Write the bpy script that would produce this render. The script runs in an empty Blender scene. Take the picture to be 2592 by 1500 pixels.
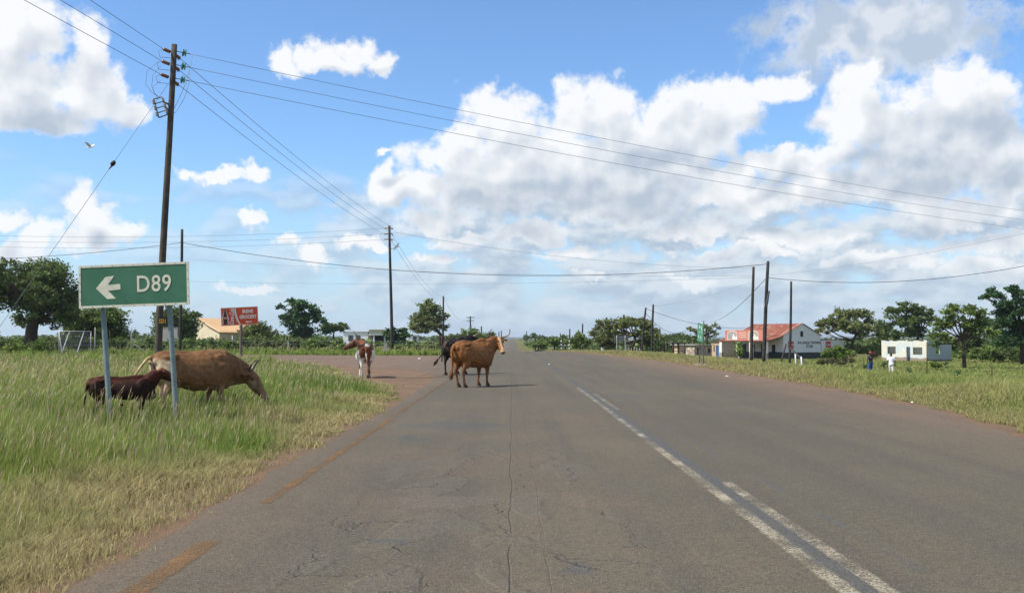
import bpy, bmesh, math, random
import numpy as np
from mathutils import Vector, Matrix, noise as mnoise
random.seed(7); RNG = np.random.default_rng(11)
R = math.radians
scene = bpy.context.scene
COL = scene.collection

# ------------------------------------------------------------------ camera, sky, sun, exposure
F_PX, CX, CY, HOR = 2520.0, 1296.0, 750.0, 856.0      # focal length in photo pixels, centre, horizon row
CAM_H = 1.4
PITCH = math.atan((HOR-CY)/F_PX)
cam_d = bpy.data.cameras.new('camera'); cam = bpy.data.objects.new('camera', cam_d); COL.objects.link(cam)
cam_d.sensor_width = 36.0; cam_d.lens = 36.0*F_PX/2592.0
cam_d.clip_start = 0.1; cam_d.clip_end = 20000
cam.location = (0, 0, CAM_H); cam.rotation_euler = (math.pi/2+PITCH, 0, 0)
scene.camera = cam
SUN_EL, SUN_AZ = R(50), R(-108)                         # azimuth from +Y (view direction) clockwise: the sun stands to the left
sd = Vector((math.sin(SUN_AZ)*math.cos(SUN_EL), math.cos(SUN_AZ)*math.cos(SUN_EL), math.sin(SUN_EL)))
sun_d = bpy.data.lights.new('sun', 'SUN'); sun = bpy.data.objects.new('sun', sun_d); COL.objects.link(sun)
sun_d.energy = 4.1; sun_d.angle = R(0.5); sun_d.color = (1.0, 0.95, 0.86)
sun.rotation_euler = sd.to_track_quat('Z', 'Y').to_euler()
sun.location = sd*50
scene.view_settings.view_transform = 'Standard'; scene.view_settings.look = 'None'
scene.view_settings.exposure = 0.5; scene.view_settings.gamma = 1.0
scene.view_settings.use_curve_mapping = False

def px_dir(px, py):
    u = (px-CX)/F_PX; v = (CY-py)/F_PX
    return Vector((u, math.cos(PITCH)-v*math.sin(PITCH), math.sin(PITCH)+v*math.cos(PITCH)))

def px_azel(px, py):
    d = px_dir(px, py).normalized()
    return math.degrees(math.atan2(d.x, d.y)), math.degrees(math.asin(d.z))

class NT:
    """small helper to write node trees"""
    def __init__(s, tree): s.t = tree
    def n(s, kind, **kw):
        nd = s.t.nodes.new(kind)
        for k, v in kw.items():
            if k == 'ins':
                for i, val in v.items():
                    sock = nd.inputs[i]
                    if isinstance(val, bpy.types.NodeSocket): s.t.links.new(val, sock)
                    else: sock.default_value = val
            else: setattr(nd, k, v)
        return nd
    def m(s, op, a, b=None, c=None, clamp=False):
        ins = {0: a}
        if b is not None: ins[1] = b
        if c is not None: ins[2] = c
        return s.n('ShaderNodeMath', operation=op, use_clamp=clamp, ins=ins).outputs[0]
    def vm(s, op, a, b=None, c=None):
        ins = {0: a}
        if b is not None: ins[1] = b
        if c is not None: ins[2] = c
        nd = s.n('ShaderNodeVectorMath', operation=op, ins=ins)
        return nd.outputs['Value'] if op in ('LENGTH', 'DOT_PRODUCT') else nd.outputs[0]
    def noise(s, vec, scale, detail=4, rough=0.5, dist=0.0, out='Fac', lac=2.0, dims='3D'):
        nd = s.n('ShaderNodeTexNoise', noise_dimensions=dims, ins={'Vector': vec, 'Scale': scale, 'Detail': detail, 'Roughness': rough, 'Distortion': dist, 'Lacunarity': lac})
        return nd.outputs[out]
    def mix(s, f, a, b, mode='MIX'):
        nd = s.n('ShaderNodeMix', data_type='RGBA', blend_type=mode, clamp_factor=True)
        for sock, val in ((nd.inputs[0], f), (nd.inputs[6], a), (nd.inputs[7], b)):
            if isinstance(val, bpy.types.NodeSocket): s.t.links.new(val, sock)
            else: sock.default_value = val if not isinstance(val, tuple) or len(val) == 4 else (*val, 1)
        return nd.outputs[2]
    def ramp(s, fac, lo, hi, tolo=0.0, tohi=1.0, smooth=True):
        nd = s.n('ShaderNodeMapRange', interpolation_type='SMOOTHSTEP' if smooth else 'LINEAR', ins={0: fac, 1: lo, 2: hi, 3: tolo, 4: tohi})
        return nd.outputs[0]

world = bpy.data.worlds.new('World'); scene.world = world; world.use_nodes = True
wt = world.node_tree; wt.nodes.clear(); W = NT(wt)
geo = W.n('ShaderNodeTexCoord')
sky = W.n('ShaderNodeTexSky', sky_type='NISHITA', sun_disc=False, sun_elevation=SUN_EL, sun_rotation=SUN_AZ,
          altitude=300.0, air_density=1.0, dust_density=0.6, ozone_density=1.6)
sep = W.n('ShaderNodeSeparateXYZ', ins={0: geo.outputs['Generated']})
az = W.m('MULTIPLY', W.m('ARCTAN2', sep.outputs[0], sep.outputs[1]), 180/math.pi)
el = W.m('MULTIPLY', W.m('ARCSINE', sep.outputs[2]), 180/math.pi)
P0 = W.n('ShaderNodeCombineXYZ', ins={0: az, 1: el}).outputs[0]
# cumulus heads: centre x, centre y, half width, half height (in photo pixels of the 2519-wide view), turned into sky angles
K = 2592/2519
CLOUDS = [
 (1350,400,200,110),(1620,410,190,100),(1120,475,130,50),(1250,470,170,60),(1480,480,180,60),(2300,420,200,60),(2180,470,150,40),
 (55,60,95,95),(10,120,90,110),(205,95,60,60),(60,215,120,85),(230,225,85,70),(310,268,55,38),(100,285,130,45),(215,165,60,60),(20,30,70,60),
 (715,140,55,38),(770,128,45,30),(850,125,70,42),(930,165,48,32),(800,160,110,30),
 (470,425,42,22),(535,432,70,18),(612,420,40,32),
 (195,515,48,48),(240,545,60,50),(310,570,50,38),(230,590,80,30),
 (95,585,42,45),(15,548,50,28),(640,545,36,20),(60,625,60,22),
 (1220,285,105,66),(1140,330,85,55),(1090,390,110,52),(955,440,42,50),(1010,470,100,48),(1190,430,150,80),(1270,350,100,90),
 (1420,275,75,80),(1500,265,80,65),(1400,400,150,110),(1560,350,160,110),(1640,280,80,55),(1700,240,90,60),(1800,230,95,48),(1900,220,90,42),(1960,205,42,30),
 (1700,330,140,70),(1800,290,90,55),(1580,440,140,70),(940,370,32,14),(1640,420,120,60),
 (2120,210,60,50),(2070,300,65,70),(2130,290,120,85),(2230,330,150,100),(2390,300,130,110),(2340,210,110,60),(2470,230,70,60),(2250,390,190,60),(2430,380,130,70),(2050,390,70,45),
 (1900,375,60,22),(1850,400,50,25),(1960,420,110,45),
 (1800,450,70,55),(1870,480,90,45),(1990,465,110,40),(1760,480,60,40),
 (2250,490,45,28),(2480,440,50,50),(2340,520,140,40),(1500,520,160,32),(1060,545,80,32),
 (1310,570,110,26),(1700,560,140,30),(1960,580,150,28),(2450,600,120,28),(1130,590,90,22),(1400,620,120,18),(1830,620,160,18),(2200,640,160,24),
 (1460,690,60,18),(760,640,60,26),(700,600,40,18),(1080,640,60,18),(620,715,90,14),(900,600,60,18),(2400,660,120,22),(1700,690,70,20),
]
def blob_group(name, offx, offy, blobs):
    g = bpy.data.node_groups.new(name, 'ShaderNodeTree')
    g.interface.new_socket('Vector', in_out='INPUT', socket_type='NodeSocketVector')
    g.interface.new_socket('F', in_out='OUTPUT', socket_type='NodeSocketFloat')
    gi = g.nodes.new('NodeGroupInput'); go = g.nodes.new('NodeGroupOutput'); G = NT(g)
    cur = None
    for (x, y, rx, ry) in blobs:
        a, e = px_azel(x*K, y*K); ra = rx*K/F_PX*57.3*1.12; re = ry*K/F_PX*57.3*1.12
        v = G.vm('MULTIPLY_ADD', gi.outputs[0], (1/ra, 1/re, 0), (-a/ra, -e/re, 0))
        l = G.vm('LENGTH', v)
        cur = l if cur is None else G.m('SMOOTH_MIN', cur, l, 0.25)
    # clouds in the rest of the sky dome (overhead and behind)
    nz = G.noise(G.vm('MULTIPLY', gi.outputs[0], (0.035, 0.06, 0)), 1.0, 2, 0.5, dims='2D')
    far = G.ramp(nz, 0.42, 0.60, 1.8, 0.2)
    sp = G.n('ShaderNodeSeparateXYZ', ins={0: gi.outputs[0]})
    outx = G.ramp(G.m('ABSOLUTE', sp.outputs[0]), 30, 38, 4.0, 0.0)
    outy = G.ramp(sp.outputs[1], 20, 27, 4.0, 0.0)
    far = G.m('ADD', far, G.m('MINIMUM', outx, outy))
    cur = G.m('SMOOTH_MIN', cur, far, 0.2) if name == 'cloud_heads' else cur
    g.links.new(cur, go.inputs[0])
    return g
bg_main = blob_group('cloud_heads', 0, 0, CLOUDS)
# shaded flat bases of the big clouds
BASES = [(1180,508,200,30),(1440,485,210,48),(1580,505,130,34),(1290,470,90,36),(990,500,80,20),(2200,440,270,46),(2040,425,110,34),(1800,560,220,34),(1330,590,200,24),(2350,565,180,30),
 (100,292,160,42),(280,590,110,26),(850,184,130,12),(1910,300,50,26),(1620,395,140,34),(1700,655,300,20),(2200,665,250,22),(545,447,90,10),(2440,300,60,60),(2280,300,70,40),(1880,440,90,22)]
bg_base = blob_group('cloud_bases', 0, 0, BASES)
w1 = W.noise(P0, 0.35, 1, 0.5, out='Color', dims='2D')
w2 = W.noise(P0, 1.6, 3, 0.6, out='Color', dims='2D')
Pw = W.vm('ADD', P0, W.vm('MULTIPLY', W.vm('SUBTRACT', w1, (.5,.5,.5)), (2.4, 1.8, 0)))
Pw0 = Pw
Pw = W.vm('ADD', Pw, W.vm('MULTIPLY', W.vm('SUBTRACT', w2, (.5,.5,.5)), (0.9, 0.8, 0)))
def blobs(vec):
    nd = wt.nodes.new('ShaderNodeGroup'); nd.node_tree = bg_main; wt.links.new(vec, nd.inputs[0]); return nd.outputs[0]
def fbm(vec): return W.noise(vec, 0.85, 7, 0.55, dims='2D')
OFF = (-0.9, 1.7, 0)
F0 = blobs(Pw); n0 = fbm(P0)
d0 = W.m('ADD', W.m('SUBTRACT', 1.0, F0), W.m('MULTIPLY', W.m('SUBTRACT', n0, 0.5), 1.05))
F1 = blobs(W.vm('ADD', Pw0, OFF)); ns = W.noise(P0, 0.55, 3, 0.42, dims='2D'); n1 = W.noise(W.vm('ADD', P0, (-0.35, 0.60, 0)), 0.55, 3, 0.42, dims='2D')
relief_big = W.ramp(F1, 0.1, 1.25, -0.25, 0.30)                       # > 0 near the sunny upper left rim, < 0 at the base
relief_small = W.m('ADD', W.m('SUBTRACT', ns, n1), W.m('MULTIPLY', W.m('SUBTRACT', n0, .5), .20))
mask = W.ramp(d0, -0.06, 0.50)
core = W.ramp(d0, 0.15, 0.9)
lum = W.m('ADD', 0.64, W.m('ADD', relief_big, W.m('MULTIPLY', relief_small, 0.80)))
lum = W.m('ADD', lum, W.m('MULTIPLY', W.ramp(d0, 0.5, 0.1), 0.12))
nb = wt.nodes.new('ShaderNodeGroup'); nb.node_tree = bg_base; wt.links.new(Pw0, nb.inputs[0])
shade = W.ramp(W.m('ADD', nb.outputs[0], W.m('MULTIPLY', W.m('SUBTRACT', ns, .5), .8)), 1.35, 0.30)
lum = W.m('SUBTRACT', lum, W.m('MULTIPLY', shade, 0.31))
lum = W.m('MINIMUM', W.m('MAXIMUM', lum, 0.0), 1.0)
grey = (4.1, 4.75, 5.6, 1); white = (8.1, 8.2, 8.3, 1)
ccol = W.mix(W.ramp(lum, 0.04, 0.78, smooth=False), grey, white)
# thin layered cloud towards the horizon, thicker on the right
Pl = W.vm('MULTIPLY', P0, (1.0, 1.9, 0))
nl = W.noise(Pl, 0.27, 4, 0.48, dims='2D')
nl2 = W.noise(W.vm('ADD', Pl, (-0.2, 0.75, 0)), 0.27, 4, 0.48, dims='2D')
spP = W.n('ShaderNodeSeparateXYZ', ins={0: P0})
cov = W.m('MULTIPLY', W.ramp(spP.outputs[0], -22, 3, 0.35, 1.0), W.ramp(spP.outputs[1], 10.5, 7.5))
lmask = W.m('MULTIPLY', W.ramp(W.m('ADD', nl, W.m('MULTIPLY', cov, 0.24)), 0.49, 0.70), W.m('MULTIPLY', cov, 0.92), clamp=True)
llum = W.ramp(W.m('SUBTRACT', nl, nl2), -0.14, 0.16)
lcol = W.mix(llum, (3.7, 4.5, 5.5, 1), (6.3, 6.8, 7.2, 1))
# high thin veil at the upper right
vn = W.noise(P0, 0.55, 5, 0.6, dims='2D')
va, ve = px_azel(2230, 75)
vl = W.vm('LENGTH', W.vm('MULTIPLY', W.vm('SUBTRACT', Pw, (va, ve, 0)), (1/8.0, 1/3.4, 0)))
vmask = W.m('MULTIPLY', W.ramp(W.m('ADD', W.m('SUBTRACT', 1.0, vl), W.m('MULTIPLY', W.m('SUBTRACT', vn, .5), 1.2)), 0.0, 0.55), 0.88)
base = W.mix(W.ramp(spP.outputs[1], 11, 0.0, 0.0, 0.62), W.mix(1.0, sky.outputs[0], (1.02, 1.31, 1.60, 1), 'MULTIPLY'), (4.25, 5.75, 7.2, 1))
c = W.mix(lmask, base, lcol)
c = W.mix(vmask, c, W.mix(W.ramp(ns, .38, .62), (6.6, 6.9, 7.2, 1), (4.4, 5.1, 6.0, 1)))
c = W.mix(W.m('MULTIPLY', mask, 0.97), c, ccol)
# air in front of the lowest clouds
c = W.mix(W.ramp(spP.outputs[1], 6.0, -0.5, 0.0, 0.55), c, (4.4, 5.7, 7.0, 1))
bgn = W.n('ShaderNodeBackground', ins={0: c, 1: 0.086})
outw = W.n('ShaderNodeOutputWorld', ins={0: bgn.outputs[0]})

world.cycles.sampling_method = 'MANUAL'; world.cycles.sample_map_resolution = 512
scene.cycles.max_bounces = 5; scene.cycles.diffuse_bounces = 2; scene.cycles.transmission_bounces = 3; scene.cycles.transparent_max_bounces = 6

# ------------------------------------------------------------------ terrain height
YS = np.concatenate([np.arange(-40, 130, 5.0), np.arange(130, 700, 10.0), np.arange(700, 1500, 25.0), np.arange(1500, 9001, 250.0)])
_py = [-60, 100, 140, 180, 230, 300, 380, 530, 700, 900, 1100, 1180, 1300, 1600, 2500, 9001]
_pz = [0, 0, -.35, -1.5, -3.2, -4.6, -4.3, -2.7, -1.3, 0.0, 0.95, 1.0, 0.2, -8, -14, -14]
def _sm(a, b, x):
    t = np.clip((x-a)/(b-a), 0, 1); return t*t*(3-2*t)
_raw = np.interp(YS, _py, _pz)
_k = np.array([1, 2, 3, 2, 1])/9.0
ZS = _raw.copy(); ZS[2:-2] = np.convolve(_raw, _k, 'valid'); ZS[YS <= 100] = 0
def H(x, y):
    """ground height at x, y (numbers or arrays)"""
    x = np.asarray(x, float)
    return np.interp(y, YS, ZS)*(1-.88*_sm(11, 38, np.abs(x))) - 1.55*_sm(10.6, 31, x)

def at(px, py, d):
    """the point at forward distance d seen at photo pixel px, py"""
    v = px_dir(px, py); k = d/v.y
    return Vector((v.x*k, d, CAM_H+v.z*k))
def gx(px, d): return (px-CX)/F_PX*d
def gnd(px, d, dz=0.0):
    x = gx(px, d); return Vector((x, d, float(H(x, d))+dz))

# ------------------------------------------------------------------ materials
MATS = {}
def mat(name, color=(.5,.5,.5), rough=0.8, metal=0.0, spec=0.3, noise=0.0, nscale=6.0, color2=None, bump=0.0, bscale=30.0):
    """procedural material: two tones broken up by noise, optional bump"""
    if name in MATS: return MATS[name]
    m = bpy.data.materials.new(name); m.use_nodes = True; t = m.node_tree; t.nodes.clear(); N = NT(t)
    tc = N.n('ShaderNodeTexCoord').outputs['Object']
    b = N.n('ShaderNodeBsdfPrincipled', ins={'Roughness': rough, 'Metallic': metal, 'Specular IOR Level': spec})
    c2 = color2 if color2 else tuple(c*(1-noise) for c in color)
    f = N.ramp(N.noise(tc, nscale, 6, 0.65), 0.38, 0.62)
    col = N.mix(f, color, c2)
    t.links.new(col, b.inputs['Base Color'])
    if bump:
        bn = N.n('ShaderNodeBump', ins={'Strength': bump, 'Distance': 0.02, 'Height': N.noise(tc, bscale, 5, 0.6)})
        t.links.new(bn.outputs[0], b.inputs['Normal'])
    N.n('ShaderNodeOutputMaterial', ins={0: b.outputs[0]})
    MATS[name] = m; return m
def attr_mat(name, rough=0.85, spec=0.15, trans=0.0, bump=0.0, fine=0.0, fscale=40.0):
    """colour from the mesh's 'tint' attribute (the thing's own pattern), optional leaf translucency"""
    if name in MATS: return MATS[name]
    m = bpy.data.materials.new(name); m.use_nodes = True; t = m.node_tree; t.nodes.clear(); N = NT(t)
    a = N.n('ShaderNodeAttribute', attribute_name='tint').outputs['Color']
    if fine:
        tc = N.n('ShaderNodeTexCoord').outputs['Object']
        f = N.ramp(N.noise(tc, fscale, 5, 0.65), 0.35, 0.65, 1-fine, 1+fine)
        a = N.vm('SCALE', a) ; sc = t.nodes[-1]; t.links.new(f, sc.inputs['Scale'])
    b = N.n('ShaderNodeBsdfPrincipled', ins={'Roughness': rough, 'Specular IOR Level': spec, 'Base Color': a})
    out = b.outputs[0]
    if bump:
        tc = N.n('ShaderNodeTexCoord').outputs['Object']
        bn = N.n('ShaderNodeBump', ins={'Strength': bump, 'Distance': 0.01, 'Height': N.noise(tc, 90.0, 4, 0.6)})
        t.links.new(bn.outputs[0], b.inputs['Normal'])
    if trans:
        tr = N.n('ShaderNodeBsdfTranslucent', ins={0: a})
        out = N.n('ShaderNodeMixShader', ins={0: trans, 1: out, 2: tr.outputs[0]}).outputs[0]
    N.n('ShaderNodeOutputMaterial', ins={0: out})
    MATS[name] = m; return m

# ------------------------------------------------------------------ objects
def tag(o, label=None, cat=None, group=None, kind=None):
    if label: o['label'] = label
    if cat: o['category'] = cat
    if group: o['group'] = group
    if kind: o['kind'] = kind
    return o
def empty(name, loc, label=None, cat=None, group=None, rz=0.0):
    o = bpy.data.objects.new(name, None); COL.objects.link(o); o.location = loc; o.rotation_euler = (0, 0, rz)
    o.empty_display_size = 0.2
    return tag(o, label, cat, group)
def link(name, me, m=None, parent=None, loc=None):
    o = bpy.data.objects.new(name, me); COL.objects.link(o)
    if m is not None:
        for mm in (m if isinstance(m, (list, tuple)) else [m]): me.materials.append(mm)
    if parent is not None: o.parent = parent
    if loc is not None: o.location = loc
    return o

class MB:
    """collects primitives, then builds ONE mesh object"""
    def __init__(s): s.v = []; s.f = []; s.mi = []; s.sm = []
    def add(s, vs, fs, mi=0, smooth=False):
        o = len(s.v); s.v += [tuple(v) for v in vs]; s.f += [tuple(i+o for i in f) for f in fs]
        s.mi += [mi]*len(fs); s.sm += [smooth]*len(fs); return s
    def box(s, c, size, rz=0.0, mi=0, M=None):
        hx, hy, hz = size[0]/2, size[1]/2, size[2]/2
        vs = [Vector((x, y, z)) for x in (-hx, hx) for y in (-hy, hy) for z in (-hz, hz)]
        if M is None: M = Matrix.Rotation(rz, 3, 'Z')
        vs = [M @ v + Vector(c) for v in vs]
        return s.add(vs, [(0,1,3,2),(4,6,7,5),(0,4,5,1),(2,3,7,6),(0,2,6,4),(1,5,7,3)], mi)
    def beam(s, a, b, w, h=None, mi=0):
        a = Vector(a); b = Vector(b); d = b-a; L = d.length
        q = d.to_track_quat('Z', 'Y').to_matrix(); return s.box((a+b)/2, (w, h or w, L), M=q, mi=mi)
    def tube(s, pts, rad, n=8, mi=0, cap=True, smooth=True, flat=1.0):
        pts = [Vector(p) for p in pts]
        if not hasattr(rad, '__len__'): rad = [rad]*len(pts)
        vs = []; prev = None
        for i, p in enumerate(pts):
            d = (pts[min(i+1, len(pts)-1)] - pts[max(i-1, 0)]).normalized()
            if prev is None:
                up = Vector((0, 0, 1)) if abs(d.z) < 0.9 else Vector((0, 1, 0))
                a = d.cross(up).normalized()
            else: a = (prev - d*prev.dot(d)).normalized()
            prev = a; b = d.cross(a)
            for k in range(n):
                t = 2*math.pi*k/n; vs.append(p + a*math.cos(t)*rad[i] + b*math.sin(t)*rad[i]*flat)
        fs = []
        for i in range(len(pts)-1):
            for k in range(n):
                fs.append((i*n+k, i*n+(k+1)%n, (i+1)*n+(k+1)%n, (i+1)*n+k))
        if cap: fs += [tuple(range(n-1, -1, -1)), tuple((len(pts)-1)*n+k for k in range(n))]
        return s.add(vs, fs, mi, smooth)
    def ball(s, c, r, n=10, m=6, mi=0, M=None):
        r = (r, r, r) if not hasattr(r, '__len__') else r
        vs = [Vector((0, 0, r[2]))]
        for i in range(1, m):
            p = math.pi*i/m
            for k in range(n):
                t = 2*math.pi*k/n; vs.append(Vector((r[0]*math.sin(p)*math.cos(t), r[1]*math.sin(p)*math.sin(t), r[2]*math.cos(p))))
        vs.append(Vector((0, 0, -r[2])))
        fs = [(0, 1+k, 1+(k+1) % n) for k in range(n)]
        for i in range(m-2):
            for k in range(n):
                a = 1+i*n+k; b = 1+i*n+(k+1) % n; fs.append((a, a+n, b+n, b))
        e = len(vs)-1; o = 1+(m-2)*n
        fs += [(o+k, e, o+(k+1) % n) for k in range(n)]
        if M is not None: vs = [M @ v for v in vs]
        return s.add([v+Vector(c) for v in vs], fs, mi, True)
    def prism(s, outline, axis0, ax, ay, an, th, mi=0):
        """flat outline (2D points) on plane axis0 + ax*u + ay*v, thickness th along an"""
        A = Vector(axis0); ax = Vector(ax); ay = Vector(ay); an = Vector(an)
        n = len(outline)
        vs = [A+ax*u+ay*v for u, v in outline] + [A+ax*u+ay*v+an*th for u, v in outline]
        fs = [tuple(range(n)), tuple(range(2*n-1, n-1, -1))] + [(i, i+n, (i+1) % n+n, (i+1) % n) for i in range(n)]
        return s.add(vs, fs, mi)
    def mesh(s, name):
        me = bpy.data.meshes.new(name); me.from_pydata(s.v, [], s.f)
        me.polygons.foreach_set('material_index', s.mi); me.polygons.foreach_set('use_smooth', s.sm)
        bm = bmesh.new(); bm.from_mesh(me); bmesh.ops.recalc_face_normals(bm, faces=bm.faces); bm.to_mesh(me); bm.free()
        me.update(); return me
    def build(s, name, m, parent=None, loc=None): return link(name, s.mesh(name), m, parent, loc)

def np_mesh(name, verts, faces_flat, counts, tint=None, smooth=False):
    me = bpy.data.meshes.new(name)
    nv = len(verts); me.vertices.add(nv); me.vertices.foreach_set('co', np.asarray(verts, np.float32).ravel())
    me.loops.add(len(faces_flat)); me.loops.foreach_set('vertex_index', np.asarray(faces_flat, np.int32))
    me.polygons.add(len(counts)); st = np.concatenate([[0], np.cumsum(counts)[:-1]])
    me.polygons.foreach_set('loop_start', st.astype(np.int32))
    try: me.polygons.foreach_set('loop_total', np.asarray(counts, np.int32))
    except Exception: pass
    if smooth: me.polygons.foreach_set('use_smooth', np.ones(len(counts), bool))
    me.update(calc_edges=True)
    if tint is not None:
        a = me.attributes.new('tint', 'FLOAT_COLOR', 'POINT')
        t = np.ones((nv, 4), np.float32); t[:, :3] = tint; a.data.foreach_set('color', t.ravel())
    return me
def set_tint(me, fn):
    co = np.zeros(len(me.vertices)*3, np.float32); me.vertices.foreach_get('co', co); co = co.reshape(-1, 3)
    a = me.attributes.new('tint', 'FLOAT_COLOR', 'POINT'); t = np.ones((len(co), 4), np.float32); t[:, :3] = fn(co)
    a.data.foreach_set('color', t.ravel())

def text_mesh(s, size=1.0, extrude=0.0, spacing=1.0, shear=0.0, align='CENTER', bold=0.0, line=1.0):
    cu = bpy.data.curves.new('lettering', 'FONT'); cu.body = s; cu.size = size; cu.extrude = extrude
    cu.space_character = spacing; cu.shear = shear; cu.align_x = align; cu.align_y = 'CENTER'; cu.offset = bold; cu.resolution_u = 4; cu.space_line = line
    o = bpy.data.objects.new('lettering_tmp', cu); COL.objects.link(o)
    dg = bpy.context.evaluated_depsgraph_get(); dg.update()
    me = bpy.data.meshes.new_from_object(o.evaluated_get(dg))
    bpy.data.objects.remove(o); bpy.data.curves.remove(cu)
    return me
def text_on(name, s, size, m, parent, origin, ax, ay, rot=0.0, sx=1.0, **kw):
    """lettering laid on a plane: origin = centre, ax = reading direction, ay = up"""
    me = text_mesh(s, size, extrude=0.004, **kw)
    ax = Vector(ax).normalized(); ay = Vector(ay).normalized(); an = ax.cross(ay)
    M = Matrix((ax, ay, an)).transposed() @ Matrix.Rotation(rot, 3, 'Z') @ Matrix.Diagonal((sx, 1, 1))
    M = Matrix.Translation(Vector(origin)) @ M.to_4x4()
    me.transform(M)
    return link(name, me, m, parent)

def fuse(name, parts, voxel, smooth=4, tint=None, m=None, parent=None, keep=None):
    """join overlapping closed shapes into one continuous skin (voxel remesh + smoothing)"""
    me = parts.mesh(name+'_raw'); o = bpy.data.objects.new(name+'_raw', me); COL.objects.link(o)
    r = o.modifiers.new('r', 'REMESH'); r.mode = 'VOXEL'; r.voxel_size = voxel; r.use_smooth_shade = True
    if smooth:
        sm = o.modifiers.new('s', 'SMOOTH'); sm.iterations = smooth; sm.factor = 0.5
    dg = bpy.context.evaluated_depsgraph_get(); dg.update()
    out = bpy.data.meshes.new_from_object(o.evaluated_get(dg)); out.name = name
    bpy.data.objects.remove(o); bpy.data.meshes.remove(me)
    if keep is not None:
        bm = bmesh.new(); bm.from_mesh(out)
        bmesh.ops.delete(bm, geom=[v for v in bm.verts if not keep(v.co)], context='VERTS'); bm.to_mesh(out); bm.free()
    for p in out.polygons: p.use_smooth = True
    if tint: set_tint(out, tint)
    out.materials.clear()
    return link(name, out, m, parent)

def vnoise(co, s, seed=0.0):
    return np.array([mnoise.noise(Vector((p[0]*s+seed, p[1]*s-seed, p[2]*s+seed*.5))) for p in co])

# ------------------------------------------------------------------ ground, roads
def xs_grid():
    a = np.concatenate([np.arange(-12, 36, 1.0), 36+np.cumsum(np.geomspace(1.5, 700, 34))])
    b = -12-np.cumsum(np.geomspace(1.2, 700, 34)); return np.sort(np.concatenate([a, b]))
def ground_mat():
    m = bpy.data.materials.new('veld_soil'); m.use_nodes = True; t = m.node_tree; t.nodes.clear(); N = NT(t)
    pos = N.n('ShaderNodeNewGeometry').outputs['Position']
    n1 = N.noise(pos, 0.25, 6, 0.6); n2 = N.noise(pos, 3.0, 6, 0.7); n3 = N.noise(pos, 0.03, 4, 0.6)
    a = N.mix(N.ramp(n1, .35, .65), (.115, .125, .036), (.17, .155, .058))
    a = N.mix(N.ramp(n2, .45, .75), a, (.08, .085, .025))
    a = N.mix(N.ramp(n3, .45, .7), a, (.095, .13, .032))
    sx_ = N.n('ShaderNodeSeparateXYZ', ins={0: pos}); nearw = N.m('MULTIPLY', N.m('MULTIPLY', N.ramp(sx_.outputs[0], -5.4, -3.6), N.ramp(sx_.outputs[0], 13, 11)), N.ramp(sx_.outputs[1], 170, 120))
    a = N.mix(N.m('MULTIPLY', nearw, N.ramp(n1, .2, .55, .5, 1.0)), a, (.165, .118, .070))
    b = N.n('ShaderNodeBsdfPrincipled', ins={'Base Color': a, 'Roughness': .95, 'Specular IOR Level': .05})
    bp = N.n('ShaderNodeBump', ins={'Strength': .8, 'Distance': .08, 'Height': n2}); t.links.new(bp.outputs[0], b.inputs['Normal'])
    N.n('ShaderNodeOutputMaterial', ins={0: b.outputs[0]}); return m
xs = xs_grid(); gxx, gyy = np.meshgrid(xs, YS); gz = H(gxx, gyy)
nx, ny = len(xs), len(YS)
idx = np.arange(nx*ny).reshape(ny, nx)
q = np.stack([idx[:-1, :-1], idx[:-1, 1:], idx[1:, 1:], idx[1:, :-1]], -1).reshape(-1, 4)
g = link('ground', np_mesh('ground', np.stack([gxx.ravel(), gyy.ravel(), gz.ravel()], 1), q.ravel(), np.full(len(q), 4), smooth=True), ground_mat())
tag(g, kind='structure')

# far blue hills on the horizon
hm = MB(); vs = []; fs = []; nseg = 120
for i in range(nseg+1):
    x = -5200+ 9800*i/nseg
    hgt = 14 + 7*mnoise.noise(Vector((x*0.0011, 3.1, 0))) + 3*mnoise.noise(Vector((x*0.004, 8.1, 0)))
    if -600 < x < 2300: hgt -= 9*math.exp(-((x-700)/900)**2)
    for k, (dy, f) in enumerate(((-500, -1.2), (-200, .62), (0, 1.0), (300, .8), (900, -.8))): vs.append((x, 5200+dy, hgt*f if f > 0 else -12))
for i in range(nseg):
    for k in range(4):
        a = i*5+k; fs.append((a, a+5, a+6, a+1))
hm.add(vs, fs, smooth=True)
tag(hm.build('hills', mat('hill_bush', (.05, .075, .035), .95, noise=.4, nscale=.01)), kind='structure')

RIGHT_E = ([-20, 5, 13.6, 19, 27, 40, 56, 70, 83, 97, 110, 122, 136, 170, 250, 530, 1100, 9000], [5.9, 6.1, 7.0, 8.1, 8.7, 8.8, 8.9, 8.5, 7.7, 6.7, 5.6, 4.7, 3.9, 3.3, 3.1, 2.9, 2.6, 2.6])
LEFT_E = ([-20, 5.5, 11, 22, 30, 35, 100, 170, 250, 530, 1100, 9000], [-2.45, -2.42, -2.5, -2.42, -2.6, -2.72, -2.75, -3.7, -4.3, -5.0, -5.4, -5.4])
def right_edge(y): return np.interp(y, *RIGHT_E)
GE = ([-20, 5, 20, 25.6, 29.6, 32.7, 35.8, 43, 50, 56, 62], [-2.45, -2.40, -2.48, -2.8, -3.4, -4.7, -5.6, -7.2, -9.0, -11, -14])
def grass_edge(y): return np.interp(y, *GE)
def left_edge(y): return np.interp(y, *LEFT_E)
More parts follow.
